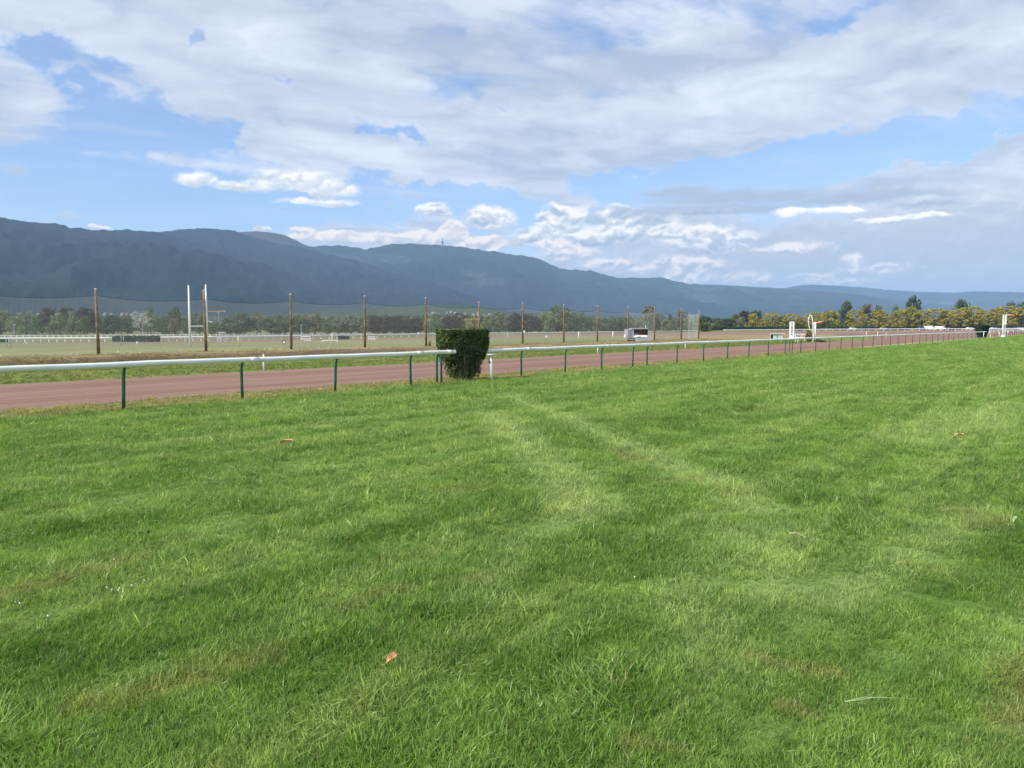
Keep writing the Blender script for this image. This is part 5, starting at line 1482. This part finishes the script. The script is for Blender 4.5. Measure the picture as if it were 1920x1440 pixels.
ln1 = fbm(X * .45, Y * .45, 3, .5, 5.0); ln2 = fbm(X * .45, Y * .45, 3, .5, 55.0); hn_ = fbm(X * 1.1, Y * 1.1, 4, .6, 9.0); hb_ = fbm(S_ * .08, P_ * .5, 3, .5, 19.)
grow = np.clip(dist_ / 6.0, 1, 20) ** .42 * np.clip(dist_ / 60, 1, 4) ** .5
sc_ = (1.0 + hn_ * .65 + hb_ * .35).clip(.45, 1.9) * r.uniform(.8, 1.2, n)
rot = np.stack([ln1 * 1.1 + r.normal(0, .16, n), ln2 * 1.1 + r.normal(0, .16, n), r.uniform(0, 6.28, n)], 1)
idx = np.where(hn_ > .32, r.integers(4, 7, n), r.integers(0, 5, n)); idx = np.where(hn_ < -.30, 6, idx); idx = np.where(r.random(n) < .1, 7, idx)
tint = np.clip(.5 + fbm(X * 2.2, Y * 2.2, 3, .6, 31.) * .9 + r.normal(0, .12, n), 0, 1)
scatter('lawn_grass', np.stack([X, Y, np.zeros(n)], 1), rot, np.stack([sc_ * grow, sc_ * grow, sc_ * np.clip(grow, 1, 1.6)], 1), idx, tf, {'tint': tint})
print('tufts', n)


# straw tufts along the dry edge, and rough grass on the verge
def other_grass(name, colf, n, s0, s1, pa, pb, hmin, hmax, wid, seed, lean=.7, zf=None):
    global GRASS_M
    GRASS_M = grass_material(name, colf)
    ts = [tuft(seed + k, 12, .07, hmin, hmax, wid, lean, 2) for k in range(3)]
    r = np.random.default_rng(seed)
    s_ = s0 + (s1 - s0) * r.random(n) ** 1.5; lo = np.interp(s_, S, pa); hi = np.interp(s_, S, pb); p_ = lo + (hi - lo) * r.random(n)
    q = _A[None] + DV[None] * s_[:, None] + NV[None] * p_[:, None]
    g = fbm(s_ * .6, p_ * 1.2, 4, .6, seed * .1)
    sc = (1 + g * 1.1).clip(.35, 2) * r.uniform(.7, 1.3, n)
    scatter(name, np.stack([q[:, 0], q[:, 1], np.zeros(n) if zf is None else zf(s_, (p_ - lo) / np.maximum(hi - lo, .01))], 1), np.stack([r.normal(0, .2, n), r.normal(0, .2, n), r.uniform(0, 6.28, n)], 1), np.stack([sc * 1.5, sc * 1.5, sc], 1), r.integers(0, 3, n), ts, {'tint': np.clip(.5 + g, 0, 1)})
other_grass('dry_edge_grass', two((.40, .35, .17), (.27, .28, .10), (.13, .19, .05), 1.2, 3.0, .5), 16000, -9, 75, b0 - .1, b1 + .1, .03, .08, .010, 400)
other_grass('verge_rough_grass', two((.135, .200, .035), (.20, .235, .06), (.10, .13, .03), .45, 1.2, .2), 16000, -4, 110, b2, b3, .04, .10, .014, 410)
other_grass('bank_dry_grass', two((.36, .28, .15), (.24, .195, .10), (.11, .085, .055), .5, 1.3, .1, .6), 9000, 0, 110, b3, b4, .04, .09, .02, 420, zf=lambda s, t: np.interp(s, S, bank_h[:, 0]) * np.clip(t * 9, 0, 1) * np.clip((1 - t) * 2.2, 0, 1) * .9)

# small white daisies scattered in the near edge of the sports field
r = np.random.default_rng(88); n = 170
s_ = r.uniform(2, 42, n); p_ = 38.2 + np.abs(r.normal(0, 3.5, n))
q = _A[None] + DV[None] * s_[:, None] + NV[None] * p_[:, None]
b = MB(); b.tube([(0, 0, 0), (0, 0, .05), (0, 0, .09)], [.02, .05, .03], 6)
dz_ = src('daisy_shape', b.mesh('daisy', principled('daisy_white', (.62, .62, .54), .8, .2)))
scatter('field_daisies', np.stack([q[:, 0], q[:, 1], 0 * s_], 1), np.zeros((n, 3)), np.stack([r.uniform(.5, 1.5, n)] * 3, 1), np.zeros(n, int), [dz_])

# ---- clover flowers, fallen leaves, stalks
def leaf_obj(lab, u, v, L, Wd, mat, fold, rz, cat='leaf', z=.06, curl=.03, tilt=(0, 0)):
    q = gp(u, v, z); n = 8; V = []; F = []
    for i in range(n + 1):
        t = i / n; w_ = Wd / 2 * math.sin(math.pi * min(1, t * .97 + .02)) ** .8; zz = curl * math.sin(t * 3.0) * (1 + .4 * math.sin(9 * t))
        V += [(t * L - L / 2, -w_, zz + fold * w_), (t * L - L / 2, 0, zz), (t * L - L / 2, w_, zz + fold * w_)]
        if i < n:
            b = i * 3; F += [(b, b + 1, b + 4, b + 3), (b + 1, b + 2, b + 5, b + 4)]
    root = tag(empty('fallen_leaf', (float(q[0]), float(q[1]), z), rz), lab, cat)
    root.rotation_euler = (tilt[0], tilt[1], rz)
    me = bpy.data.meshes.new('blade'); me.from_pydata(V, [], F); me.materials.append(mat); obj('blade', me, root)
    b = MB(); b.tube([(-L / 2 - L * .3, .01, .0), (-L / 2, 0, .0), (L * .4, 0, curl * .6 - .002)], [.0018, .002, .001], 5); b.build('stalk', mat, root)
leaf_obj('curled orange-brown dead leaf lying on the grass in the foreground', 736, 1236, .10, .045, M['deadleaf'], 1.0, .75, z=.085, curl=.022, tilt=(.35, -.25))
leaf_obj('small brown dead leaf on the lawn halfway to the left rail', 540, 831, .26, .12, M['deadleaf'], .6, .1, z=.10, curl=.04)
leaf_obj('thin brown curled leaf on the lawn towards the right border', 1801, 818, .30, .06, M['deadleaf'], .5, .15, z=.10, curl=.05)
leaf_obj('small pale green broad leaf sticking up at the right border', 1903, 975, .12, .035, principled('pale_green_leaf', (.22, .36, .15)), .5, .7, z=.11, curl=.03, tilt=(0, -.4))
def stalk(lab, u0, v0, u1, v1, mat, rad=.003, rise=.10):
    a, b_ = gp(u0, v0, rise), gp(u1, v1, rise); L = float(np.linalg.norm(b_ - a))
    root = tag(empty('grass_stalk', (float(a[0]), float(a[1]), rise)), lab, 'grass stalk')
    e = b_ - a
    for nm, off, l1 in (('stem', 0, 1.0), ('side_blade', .004, .7)):
        b = MB(); b.tube([(0, off, 0), (float(e[0]) * .4 * l1, float(e[1]) * .4 * l1 + off * 2, .02), (float(e[0]) * l1, float(e[1]) * l1 + off * 3, .004)], [rad, rad, rad * .4], 5); b.build(nm, mat, root)
stalk('long pale green grass stalk lying across the lawn at lower right', 1585, 1316, 1718, 1311, principled('pale_stalk', (.34, .42, .20)), .0022)
stalk('short upright pair of pale cut stems in the lower right lawn', 1418, 1250, 1422, 1226, principled('cut_stem', (.22, .36, .10)), .003, .08)
stalk('small clutch of dry straw on the lawn right of centre', 1480, 1000, 1512, 1008, principled('dry_straw', (.42, .38, .26)), .004)
gc = 'white clover heads in the lawn on the left'
r = np.random.default_rng(9)
cl_me = None
spots = [(200, 1102), (210, 1106), (222, 1107), (224, 1103), (271, 1089), (37, 1131), (90, 1155), (214, 1049), (247, 1098), (1190, 1082)]
gw = principled('clover_white', (.72, .72, .64), .8, .2)
for i, (u, v) in enumerate(sorted(spots)):
    q = gp(u, v, .08); root = tag(empty('clover_flower', (float(q[0]), float(q[1]), 0)), f'tiny white clover head in the lawn, {ORD[i]} from the left', 'flower', gc)
    b = MB(); b.tube([(0, 0, .02), (0, 0, .08)], .0015, 5); b.build('stem', M['green'], root)
    b = MB(); b.tube([(0, 0, .075), (0, 0, .080), (0, 0, .086), (0, 0, .090)], [.003, .0065, .006, .002], 8); b.build('flower_head', gw, root)
